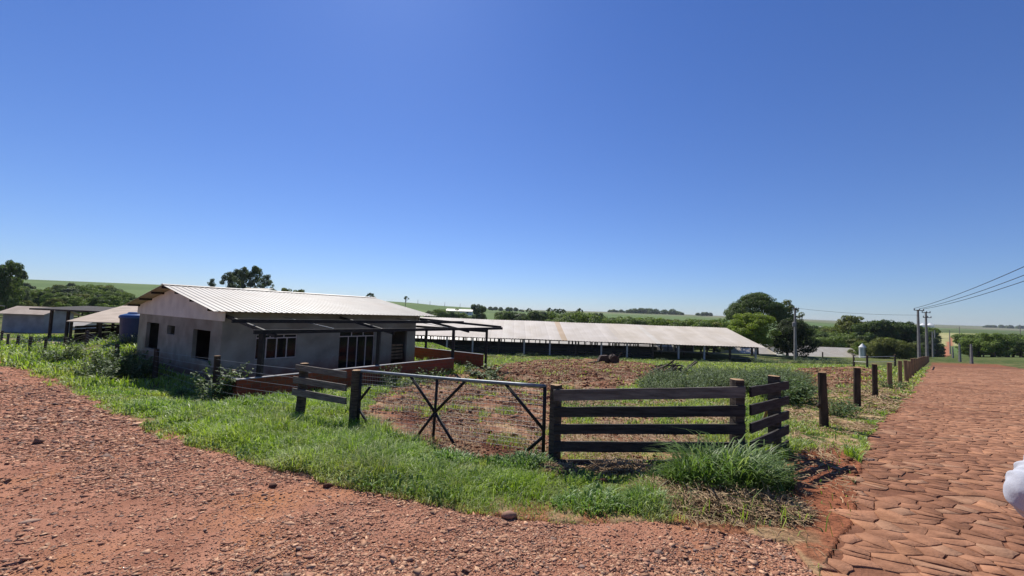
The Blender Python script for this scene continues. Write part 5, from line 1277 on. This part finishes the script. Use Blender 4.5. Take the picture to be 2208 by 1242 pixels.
# wood right of the concrete pole
WR = 'leafy tree in the wood between the concrete pole and the crossarm poles'
plant_px('wood3', 1838, 150, 676, 8, 'large grey umbrella-shaped tree rising above the right wood', wide=.75)
for u_, vt_, w_ in ((1878, 689, 1.0), (1905, 688, 1.05), (1935, 690, .95), (1960, 692, .9), (1893, 693, 1.0)): plant_px('wood2', u_, 135, vt_, 8, 'dark domed tree along the top of the wood left of the crossarm poles', 'dark domed trees', wide=w_)
for k in range(68):
    yy = 108 + 95 * random.random(); u_ = 1750 + 250 * random.random(); row = (yy - 108) / 95
    if u_ < 1810 and yy < 126: yy += 30; row = (yy - 108) / 95
    vt_ = 742 - 46 * row ** .7 + random.uniform(-5, 8); vt_ = max(vt_, 699)
    plant_px(random.choice(['wood1', 'wood2', 'wood3', 'wood1']), u_, yy, vt_, 8, WR, 'wood left of the crossarm poles', wide=random.uniform(.95, 1.5))
proto('bsh', 'bush', 5, round_crown(5, 3.4, .0, 48, .27), 15000, .11, OL_, .8, .12, limbs=5, seed=41)
for u_, yy_, vt_, w_, lb in ((1905, 100, 727, 1.1, 'broad olive bush right of the steel feed silo'), (1938, 98, 733, 1.0, 'olive bush second right of the steel feed silo'), (1890, 99, 737, .75, 'low olive bush touching the steel feed silo'), (1965, 101, 738, .9, 'olive bush nearest to the crossarm poles')): plant_px('bsh', u_, yy_, vt_, 5, lb, 'olive bushes by the silo', wide=w_, cat='bush')
proto('palm', 'drooping_tree', 8, tall_crown(8, 2.6, .6, 44, .16, .3), 9000, .13, GY, 4, .2, limbs=12, seed=44)
for u_, vt_, yy_, lb in ((2008, 715, 125, 'grey drooping tree right behind the pair of crossarm poles'), (2018, 728, 118, 'dark drooping tree where the stone road drops away'), (1990, 722, 120, 'grey drooping tree just left of the crossarm poles')): plant_px('palm', u_, yy_, vt_, 8, lb, 'drooping trees behind the poles', wide=1.1)
WR2 = 'dense tree in the row right of the stone road below the pale field'
for k in range(38):
    u_ = 2082 + 155 * random.random(); yy = 118 + 55 * random.random(); d_ = abs(u_ - 2140)
    vt_ = random.uniform(714, 736) + (4 if u_ > 2150 else 0) + (12 if u_ < 2078 else 0)
    plant_px(random.choice(['wood1', 'wood2', 'wood2', 'wood1']), u_, yy, vt_, 8, WR2, 'trees right of the stone road', wide=random.uniform(1.0, 1.6))
simple_barn('white_hut', 'white hut corner at the right edge below the trees', 122.5, 129, 92, 97, gz(122, 94), 1.5, .8, 'whitewall', 'metalroof', parts=False)
for u_, vt_, lb in ((1785, 706, 'white gabled house among the trees of the right wood'), (1860, 712, 'small brown-walled house among the trees of the right wood')):
    q = aty(u_, vt_ + 6, 215); simple_barn('village_house', lb, q[0] - 4, q[0] + 4, 215, 222, q[2] - 2.6, 2.6, 1.8, 'whitewall' if u_ < 1800 else 'tanroof', 'metalroof' if u_ < 1800 else 'tanroof', rz=.5, cat='house')
# woods and hedges far off on the hills
def far_wood(u0_, u1_, vb_, vt_, yy_, n_, label):
    cl = []
    for k in range(n_):
        u_ = random.uniform(u0_, u1_); y_ = yy_ + random.uniform(-20, 60); q = aty(u_, vb_, y_); g_ = gz(q[0], q[1]); edge = min(1, 4 * min(u_ - u0_, u1_ - u_) / (u1_ - u0_) + .35)
        h__ = (vb_ - vt_) / 880 * yy_ * random.uniform(.55, 1.1) * edge; cl.append((q[0], q[1], g_ + h__ * .45, h__ * .6, h__ * .6, h__ * .55))
    o = leaf_cloud('far_wood', cl, n_ * 170, yy_ * .0016, DK, shell=.5); return tag(o, label, kind='stuff')
far_wood(1308, 1346, 674, 668, 1480, 16, 'small dark wood on the skyline behind the cattle barn')
far_wood(1345, 1475, 683, 671, 1250, 46, 'broad dark wood on the far hill behind the cattle barn')
far_wood(1500, 1538, 684, 676, 1300, 14, 'small dark wood on the skyline left of the umbrella-crowned tree')
far_wood(1040, 1130, 672, 664, 900, 26, 'thin line of far trees beside the green hill')
far_wood(2120, 2220, 707, 700, 1900, 20, 'low dark trees on the right skyline')
far_wood(1440, 1560, 694, 686, 420, 16, 'hedge trees on the near side of the far fields')
# ------------------------------------------------------------------ weeds and thickets
def weed(name, h, spread, nst, seed, pal, leaf=.05, dense=26, droop=.25):
    """upright leafy weed: several stems (one part) carrying many leaves (another part)"""
    R = random.Random(seed); e = empty(name); m = MB(); LP, LD = [], []
    for k in range(nst):
        a = R.uniform(0, 6.283); q = spread * math.sqrt(R.random()) * .55; b = np.array([q * math.cos(a), q * math.sin(a), -.05]); hh = h * R.uniform(.55, 1.0) * (1 - .3 * q / spread)
        out = spread * R.uniform(.1, .75); a2 = a + R.gauss(0, .5); pts = [b + np.array([math.cos(a2) * out * f ** 1.6, math.sin(a2) * out * f ** 1.6, hh * f]) for f in (0, .35, .7, 1)]
        m.tube(pts, [.009, .008, .006, .003], 5)
        for j in range(dense):
            f = .12 + .88 * (j + R.random()) / dense; i = min(int(f * 3), 2); t = (f - (0, .35, .7)[i]) / ((.35, .35, .3)[i]); p_ = pts[i] * (1 - t) + pts[i + 1] * t if t <= 1 else pts[i + 1]
            an = R.uniform(0, 6.283); tw = leaf * 2.2 * (1.2 - f) * R.random() + leaf * .4
            LP.append(p_ + np.array([math.cos(an) * tw, math.sin(an) * tw, R.gauss(0, leaf * .3)])); LD.append((math.cos(an), math.sin(an), R.uniform(-.5, .45)))
    o1 = m.build('stems', M['stem'], e)
    P = np.array(LP); D = np.array(LD); D /= np.linalg.norm(D, axis=1)[:, None]; n = len(P); S = np.stack([-D[:, 1], D[:, 0], rng.normal(0, .35, n)], -1); S /= np.linalg.norm(S, axis=1)[:, None]
    L = leaf * rng.uniform(.6, 1.5, n)[:, None]; V = np.stack([P - D * L * .5, P + S * L * .42 + [0, 0, .004], P + D * L * .9 - [0, 0, droop * leaf], P - S * L * .42 + [0, 0, .004]], 1)
    t = rng.random(n); tint = mixc(pal[0], pal[1], t)
    o2 = np_mesh('leaves', V.reshape(-1, 3), [np.arange(n * 4).reshape(-1, 4)], M['weedleaf'], parent=e, tint=np.repeat(tint, 4, 0))
    return e, [o1, o2]
WP1 = ((.065, .115, .040), (.18, .25, .10)); WP2 = ((.075, .12, .05), (.22, .28, .145)); WP3 = ((.09, .14, .06), (.27, .33, .18))
WEEDS = {'tall': weed('tall_weed', 1.35, .62, 24, 1, WP1, .072, 38), 'bush': weed('leafy_weed', 1.0, .75, 26, 2, WP2, .058, 26), 'low': weed('low_weed', .6, .5, 15, 3, WP1, .055, 20), 'fine': weed('bushy_weed', 1.25, .95, 52, 4, WP3, .045, 34), 'dark': weed('dark_weed', 1.1, .8, 34, 5, WP1, .07, 30)}
for k_ in WEEDS: TREES[k_] = WEEDS[k_]; WEEDS[k_][0].location = (0, -900, 0)
def weed_px(key, u, vb, label, h, h0, group=None, wide=1.0, yy=None):
    q = gnd(u, vb) if yy is None else aty(u, vb, yy); sc = h / h0
    return plant(key, (q[0], q[1]), (sc * wide, sc * wide, sc), label, group, cat='weed', zoff=.06)
weed_px('tall', 462, 872, 'tall leafy weed growing up between the wire fence posts by the house corner', 1.62, 1.35, wide=.95)
weed_px('low', 487, 850, 'upright sprig of weed beside the tall weed by the house corner', 1.7, .6, wide=.6)
weed_px('low', 562, 868, 'small weed in front of the veranda post at the low block wall', .62, .6)
weed_px('low', 402, 905, 'low weed in the grass before the end wall of the house', .38, .6)
weed_px('low', 378, 852, 'low sprawling weed at the foot of the end wall of the house', .5, .6)
G_ = 'leafy weeds along the wire fence'
for i, (u_, v_, k_, h_, h0_, w_) in enumerate(((215, 822, 'bush', 1.25, 1.0, .9), (245, 820, 'tall', 1.5, 1.35, .95), (272, 818, 'bush', 1.3, 1.0, .9), (300, 812, 'bush', 1.15, 1.0, .9), (228, 806, 'tall', 1.5, 1.35, .9), (262, 803, 'tall', 1.55, 1.35, .9), (318, 806, 'low', .95, .6, 1.0), (198, 812, 'low', 1.0, .6, 1.0), (290, 800, 'tall', 1.4, 1.35, .9))):
    weed_px(k_, u_, v_, 'grey-green leafy weed in the thick patch left of the end wall of the house', h_, h0_, G_, w_)
weed_px('bush', 122, 778, 'round leafy bush in the grass before the far left fence posts', 1.35, 1.0, wide=1.0)
weed_px('low', 148, 777, 'dark leafy clump at the right side of the round bush before the left fence posts', 1.1, .6)
weed_px('low', 60, 735, 'low green clump beside the far left fence posts', 1.2, .6, yy=38)
weed_px('bush', 276, 735, 'leafy clump on the bank under the blue water tank', .9, 1.0, yy=26.2)
weed_px('low', 262, 728, 'small leafy clump left of the blue water tank', .9, .6, yy=27.5)
weed_px('tall', 838, 832, 'upright leafy weed before the low block wall behind the field gate', 1.25, 1.35, wide=.9)
weed_px('low', 862, 836, 'leafy weed right of the upright one before the low block wall', .8, .6)
weed_px('low', 930, 822, 'dark weed near the right end of the low block wall', .95, .6)
weed_px('low', 905, 828, 'low weed before the right half of the low block wall', .7, .6)
weed_px('low', 1044, 812, 'bright sprawling weed at the right end of the far block wall', 1.1, .6, wide=1.5)
weed_px('low', 1060, 818, 'pale sprawling weed just right of the far block wall', .7, .6, wide=1.6)
G_ = 'weed thicket behind the board fence'
R = random.Random(77)
for k in range(58):
    u_ = R.uniform(1385, 1715); f = R.random(); v_ = 812 + 44 * f + (8 if u_ > 1600 else 0)
    if u_ < 1440 and f < .35: v_ += 12
    key = R.choice(['fine', 'fine', 'bush', 'fine']); h0_ = {'fine': 1.25, 'bush': 1.0}[key]
    weed_px(key, u_, v_, 'grey-green bushy weed in the thicket behind the board fence', R.uniform(.75, 1.15) * (.8 if u_ < 1430 else 1.15 if u_ > 1560 else 1), h0_, G_, R.uniform(1.0, 1.35))
for u_, v_ in ((1700, 872), (1688, 866), (1712, 864), (1672, 868)): weed_px('dark', u_, v_, 'dark leafy weed at the right end of the thicket beyond the fence corner', R.uniform(1.05, 1.3), 1.1, 'dark weeds at the thicket end')
for u_, v_ in ((1400, 838), (1420, 842), (1455, 838)): weed_px('low', u_, v_, 'bright low weed at the left foot of the thicket behind the board fence', .75, .6, 'low weeds at the thicket foot', 1.3)
weed_px('dark', 1806, 897, 'dark leafy weed growing between the two nearest round posts', .62, 1.1)
weed_px('low', 1830, 886, 'small leafy weed at the foot of the second round post', .6, .6)
weed_px('low', 1925, 838, 'leafy clump at the foot of the fourth round post', .7, .6, wide=1.3)
for u_ in (1060, 1090, 1125, 1150, 1220, 1250, 1208, 1280, 1345, 1425, 1510, 1562): weed_px('low', u_, 770, 'low green weed along the foot of the cattle barn', R.uniform(.5, 1.0), .6, 'weeds along the cattle barn', 1.5, yy=R.uniform(66, 71))
for u_ in (1640, 1670, 1700, 1740, 1765, 1800, 1815, 1850): weed_px('bush', u_, 775, 'bushy weed on the low bank right of the cattle barn', R.uniform(1.0, 1.7), 1.0, 'weeds on the low bank', 1.7, yy=R.uniform(60, 70))

# ------------------------------------------------------------------ things standing in the yard
q = gnd(1308, 784); im = tag(empty('farm_implement', (q[0], q[1], gz(q[0], q[1]))), 'rusty old farm implement with a drawbar parked on the churned soil', 'farm implement')
sI = q[1] / 880
def ip(dx, dz, dy=0): return (dx * sI, dy, dz * sI)
MB().prism([ip(-18, 4), ip(-12, 16), ip(2, 17), ip(8, 5)], (0, .9, 0)).build('hopper', M['rust'], im)
m_ = MB()
for k in range(4): m_.box((sI * (-13 + 4.2 * k), -.06, sI * 6), (sI * (-11.6 + 4.2 * k), -.01, sI * 14))
m_.box((sI * -14, -.07, sI * 13.2), (sI * 5, -.012, sI * 14.6)); m_.build('front_bars', M['oldwood'], im)
MB().bar(ip(-14, 4.5), ip(-42, 1.2, -.6), .14, .12).build('drawbar', M['rust'], im)
for dx, r_, dy in ((17, 9.5, -.15), (17, 9.5, 1.15), (6, 8, .9)):
    w_ = lathe([(r_ * sI * .35, -.10), (r_ * sI * .9, -.12), (r_ * sI, -.07), (r_ * sI, .07), (r_ * sI * .9, .12), (r_ * sI * .35, .10)], 20).build('wheel', M['rust'], im); w_.rotation_euler = (math.pi / 2, 0, 0); w_.location = (dx * sI, dy, r_ * sI - .05)
MB().prism([ip(4, 6), ip(9, 17), ip(18, 19), ip(23, 12), ip(20, 6)], (0, .8, 0)).build('gearbox', M['rust'], im)
MB().tube([ip(22, 10, .4), ip(27, 14, .4), ip(34, 24, .4)], .05, 6).build('lever', M['rust'], im)
MB().tube([ip(12, 18, .3), ip(14, 22, .3)], .09, 8).build('cap', M['rust'], im)
q = gnd(1450, 812); wpl = MB(); R = random.Random(31)
for k in range(42):
    an = R.gauss(.5, .5) if R.random() < .65 else R.gauss(-1.0, .5); el_ = R.gauss(.38, .22); L_ = R.uniform(.5, 1.9); d = np.array([math.cos(an) * math.cos(el_), math.sin(an) * math.cos(el_), math.sin(el_)])
    p_ = np.array([q[0] + R.gauss(0, .55), q[1] + R.gauss(0, .4), gz(q[0], q[1]) + R.uniform(.1, .75)])
    wpl.bar(p_ - d * L_ / 2, p_ + d * L_ / 2, R.uniform(.05, .11), R.uniform(.03, .09))
tag(wpl.build('timber_heap', M['oldwood']), 'heap of broken boards and poles at the left end of the weed thicket', 'wood pile')
for u_, v_, lb in ((1120, 788, None),): pass
# larger loose stones
def stone(u, v, s_, label, flat=.5, col=(.30, .15, .095), elong=1.3):
    q = gnd(u, v); n = 1; V = IV * rng.uniform(.75, 1.15, (12, 1)) * [elong, 1, flat]; a = random.uniform(-.5, .5); Rz = np.array([[math.cos(a), -math.sin(a), 0], [math.sin(a), math.cos(a), 0], [0, 0, 1]])
    o = np_mesh('loose_stone', (V * s_) @ Rz.T, [IF], M['pebble'], tint=np.array([col] * 12)); o.location = (q[0], q[1], gz(q[0], q[1]) + s_ * flat * .45); return tag(o, label, 'stone', 'larger loose stones')
stone(1098, 1114, .075, 'wedge shaped stone lying at the grass edge below the board fence', .55, (.33, .19, .13))
stone(1834, 1014, .085, 'dark pointed stone at the edge of the stone road beside the fence shadow', .65, (.16, .085, .06), 1.2)
stone(1808, 1012, .085, 'flat pale stone left of the dark pointed stone by the stone road', .25, (.34, .22, .15))
stone(1870, 992, .10, 'flat slab of stone loose on the edge of the stone road', .16, (.32, .19, .13), 1.5)
stone(588, 1050, .05, 'dark clod of stone at the edge of the dirt road left of the gate', .7, (.12, .06, .04))
stone(708, 1050, .055, 'dark lump on the dirt road right below the grass edge', .7, (.12, .055, .035))
stone(382, 992, .05, 'small dark stone lying far left on the dirt road', .7, (.12, .06, .045))
stone(300, 1078, .07, 'dark flat stone in the middle of the dirt road', .3, (.17, .09, .06), 1.7)
stone(62, 1127, .07, 'pale flat stone near the left edge on the dirt road', .25, (.42, .27, .19), 1.5)
stone(1300, 1040, .06, 'reddish lump of soil under the lowest fence board', .8, (.2, .09, .05))
q0, q1 = gnd(1690, 1030), gnd(1776, 1052)

# ------------------------------------------------------------------ the person at the right edge
def skin_body(name, joints, edges, mat, parent, sub=2, root=0):
    me = bpy.data.meshes.new(name); me.from_pydata([j[0] for j in joints], edges, []); me.materials.append(mat)
    o = link(bpy.data.objects.new(name, me), parent)
    sk = o.modifiers.new('skin', 'SKIN'); sk.use_smooth_shade = True
    lay = me.skin_vertices[0] if len(me.skin_vertices) else None
    if lay is None:
        bpy.context.view_layer.objects.active = o; lay = me.skin_vertices[0]
    for i, j in enumerate(joints): r = j[1]; lay.data[i].radius = (r, r) if np.isscalar(r) else r; lay.data[i].use_root = (i == root)
    ss = o.modifiers.new('sub', 'SUBSURF'); ss.levels = sub; ss.render_levels = sub
    return o
elb = aty(2212, 1066, 1.80)                         # the elbow that reaches into the frame
px_, py_ = elb[0] + .56, 1.86; gz_ = gz(px_, py_)
pr = tag(empty('person', (px_, py_, gz_)), 'person in a white long-sleeved shirt, one bent elbow reaching in at the right edge', 'person')
E_ = np.array([elb[0] - px_, elb[1] - py_, elb[2] - gz_])
sh = E_[2] + .29; hip = .93
J = [((0, 0, hip), (.15, .11)), ((0, .0, hip + .2), (.135, .10)), ((0, .01, sh - .08), (.14, .10)), ((0, .0, sh + .08), .06), ((0, .02, sh + .17), (.075, .09)), ((0, .03, sh + .29), (.075, .092)),
     ((-.17, 0, sh - .03), .05), ((E_[0], E_[1], E_[2]), .047), ((E_[0] + .20, E_[1] + .03, E_[2] - .16), .036), ((E_[0] + .26, E_[1] + .04, E_[2] - .20), (.042, .022)),
     ((.17, 0, sh - .03), .05), ((.27, -.02, sh - .32), .047), ((.28, .10, sh - .56), .034), ((.28, .13, sh - .64), (.042, .022)),
     ((-.10, 0, hip - .08), .09), ((-.11, .03, .5), .062), ((-.11, -.01, .09), .042), ((-.12, .15, .03), .036), ((.10, 0, hip - .08), .09), ((.11, .03, .5), .062), ((.11, -.01, .09), .042), ((.12, .15, .03), .036)]
ED = [(0, 1), (1, 2), (2, 3), (3, 4), (4, 5), (2, 6), (6, 7), (7, 8), (8, 9), (2, 10), (10, 11), (11, 12), (12, 13), (0, 14), (14, 15), (15, 16), (16, 17), (0, 18), (18, 19), (19, 20), (20, 21)]
# five fingers on each hand, folded; thumbs leave the side of the palm
for hnd, sgn in ((9, 1), (13, -1)):
    hp_ = np.array(J[hnd][0]); dirh = hp_ - np.array(J[hnd - 1][0]); dirh /= np.linalg.norm(dirh); side = np.cross(dirh, [0, 0, 1.]); side /= np.linalg.norm(side); cur_ = np.cross(side, dirh) * sgn
    for f_, (o_, L_) in enumerate(((-.03, .07), (-.01, .08), (.012, .075), (.032, .06))):
        a = len(J); J.append((tuple(hp_ + side * o_ + dirh * .035), .0105)); J.append((tuple(hp_ + side * o_ + dirh * (.035 + L_ * .5) + cur_ * .012), .009)); J.append((tuple(hp_ + side * o_ + dirh * (.03 + L_ * .75) + cur_ * .04), .008)); ED += [(hnd, a), (a, a + 1), (a + 1, a + 2)]
    a = len(J); J.append((tuple(hp_ - side * .045 + dirh * .0), .011)); J.append((tuple(hp_ - side * .06 + dirh * .035 + cur_ * .015), .009)); ED += [(hnd, a), (a, a + 1)]
skin_body('body', J, ED, M['skin'], pr)
# shirt: torso and full, creased sleeves
def sleeve(pts, rads, name, folds, seed):
    R = random.Random(seed); pts = [np.array(p) for p in pts]; n = 36; m = 96; V = []; prev = None
    seg = [0]; 
    for i in range(1, len(pts)): seg.append(seg[-1] + np.linalg.norm(pts[i] - pts[i - 1]))
    def cat_(t):
        i = min(int(np.searchsorted(seg, t, side='right')) - 1, len(pts) - 2); f = (t - seg[i]) / (seg[i + 1] - seg[i]); return pts[i] * (1 - f) + pts[i + 1] * f, rads[i] * (1 - f) + rads[i + 1] * f
    for i in range(m + 1):
        t = seg[-1] * i / m; ps = [cat_(min(max(t + d, 0), seg[-1])) for d in (-.05, -.025, 0, .025, .05)]; p_ = sum(q[0] for q in ps) / 5; r_ = sum(q[1] for q in ps) / 5
        a0, _ = cat_(max(t - .05, 0)); a1, _ = cat_(min(t + .05, seg[-1])); d = (a1 - a0) / np.linalg.norm(a1 - a0)
        a = prev if prev is not None else np.array([0, 1., 0]); a = a - d * (a @ d); a /= np.linalg.norm(a); prev = a; b = np.cross(d, a)
        for k in range(n):
            th_ = 2 * math.pi * k / n; fold = .15 * (1 - abs(math.sin(t * 46 + 1.6 * math.sin(th_ + seed) + seed))) ** 1.6 + .09 * (1 - abs(math.sin(t * 83 + 2.2 * math.cos(th_ + 1)))) ** 1.6 - .07 + .04 * math.sin(2 * th_ + t * 14)
            fold *= .25 + 1.5 * float(vnoise(np.array([t * 9 + seed * 7.3]), np.array([2.2 * math.sin(th_) + 3]), 5)[0]); V.append(p_ + (a * math.cos(th_) + b * math.sin(th_)) * r_ * (1 + 1.05 * folds * fold))
    F = [(i * n + k, i * n + (k + 1) % n, (i + 1) * n + (k + 1) % n, (i + 1) * n + k) for i in range(m) for k in range(n)]
    o = MB().add(V, F).build(name, M['shirt'], pr, smooth=True); sb = o.modifiers.new('s', 'SUBSURF'); sb.levels = 1; sb.render_levels = 1; return o
sleeve([(-.05, 0, sh - .03), (-.20, .0, sh - .05), (E_[0] - .005, E_[1], E_[2]), (E_[0] + .11, E_[1] + .015, E_[2] - .09), (E_[0] + .21, E_[1] + .03, E_[2] - .165)], [.085, .098, .072, .064, .045], 'sleeve', 1.0, 2)
sleeve([(.05, 0, sh - .03), (.20, .0, sh - .05), (.275, -.02, sh - .32), (.285, .05, sh - .46), (.285, .095, sh - .55)], [.085, .098, .074, .062, .047], 'sleeve', 1.0, 5)
sleeve([(0, 0, hip - .14), (0, 0, hip + .15), (0, 0, sh - .16), (0, 0, sh + .005), (0, 0, sh + .085)], [.19, .185, .20, .17, .075], 'shirt', .35, 9)
for sg in (-1, 1): sleeve([(sg * .08, 0, hip + .02), (sg * .10, .01, hip - .15), (sg * .11, .03, .5), (sg * .11, -.005, .10)], [.12, .115, .085, .075], 'trouser_leg', .4, 12 + sg).data.materials[0] = M['trousers']
hr = lathe([(.02, .125), (.075, .105), (.10, .06), (.108, 0), (.10, -.05), (.085, -.09)], 18).build('hair', M['hair'], pr, smooth=True); hr.location = (0, .005, sh + .27)
for sg in (-1, 1):
    e_ = lathe([(.004, -.011), (.010, -.006), (.012, 0), (.010, .006), (.004, .011)], 10).build('eye', M['whitewall'], pr); e_.location = (sg * .032, .112, sh + .235)
    er = MB().tube([(sg * .082, .02, sh + .20), (sg * .095, .015, sh + .235), (sg * .086, .02, sh + .265)], [.012, .018, .012], 8).build('ear', M['skin'], pr, smooth=True)
    MB().tube([(sg * .12, -.06, .045), (sg * .12, .06, .05), (sg * .125, .19, .035)], [.048, .05, .04], 10).build('shoe', M['trousers'], pr, smooth=True)
MB().tube([(0, .105, sh + .25), (0, .13, sh + .21), (0, .11, sh + .195)], [.010, .017, .012], 8).build('nose', M['skin'], pr, smooth=True)
MB().tube([(-.026, .112, sh + .165), (0, .122, sh + .163), (.026, .112, sh + .165)], .007, 6).build('mouth', M['cutwood'], pr, smooth=True)
# prototypes that found no place are not part of the scene
for k_, (e, kids) in TREES.items():
    if k_ not in USED:
        for o in kids + [e]: bpy.data.objects.remove(o)
# ------------------------------------------------------------------ thin summer haze over the valley
hz = bpy.data.materials.new('haze_mat'); hz.use_nodes = True; hN = hz.node_tree.nodes; hN.remove(hN['Principled BSDF'])
pv = hN.new('ShaderNodeVolumePrincipled'); pv.inputs['Color'].default_value = (.80, .87, .97, 1); pv.inputs['Density'].default_value = .00007; pv.inputs['Anisotropy'].default_value = .2
hz.node_tree.links.new(pv.outputs[0], hN['Material Output'].inputs['Volume'])
tag(MB().box((-6200, -6200, -15), (6200, 6200, 62)).build('haze', hz), kind='stuff', label='thin pale haze over the distant fields')
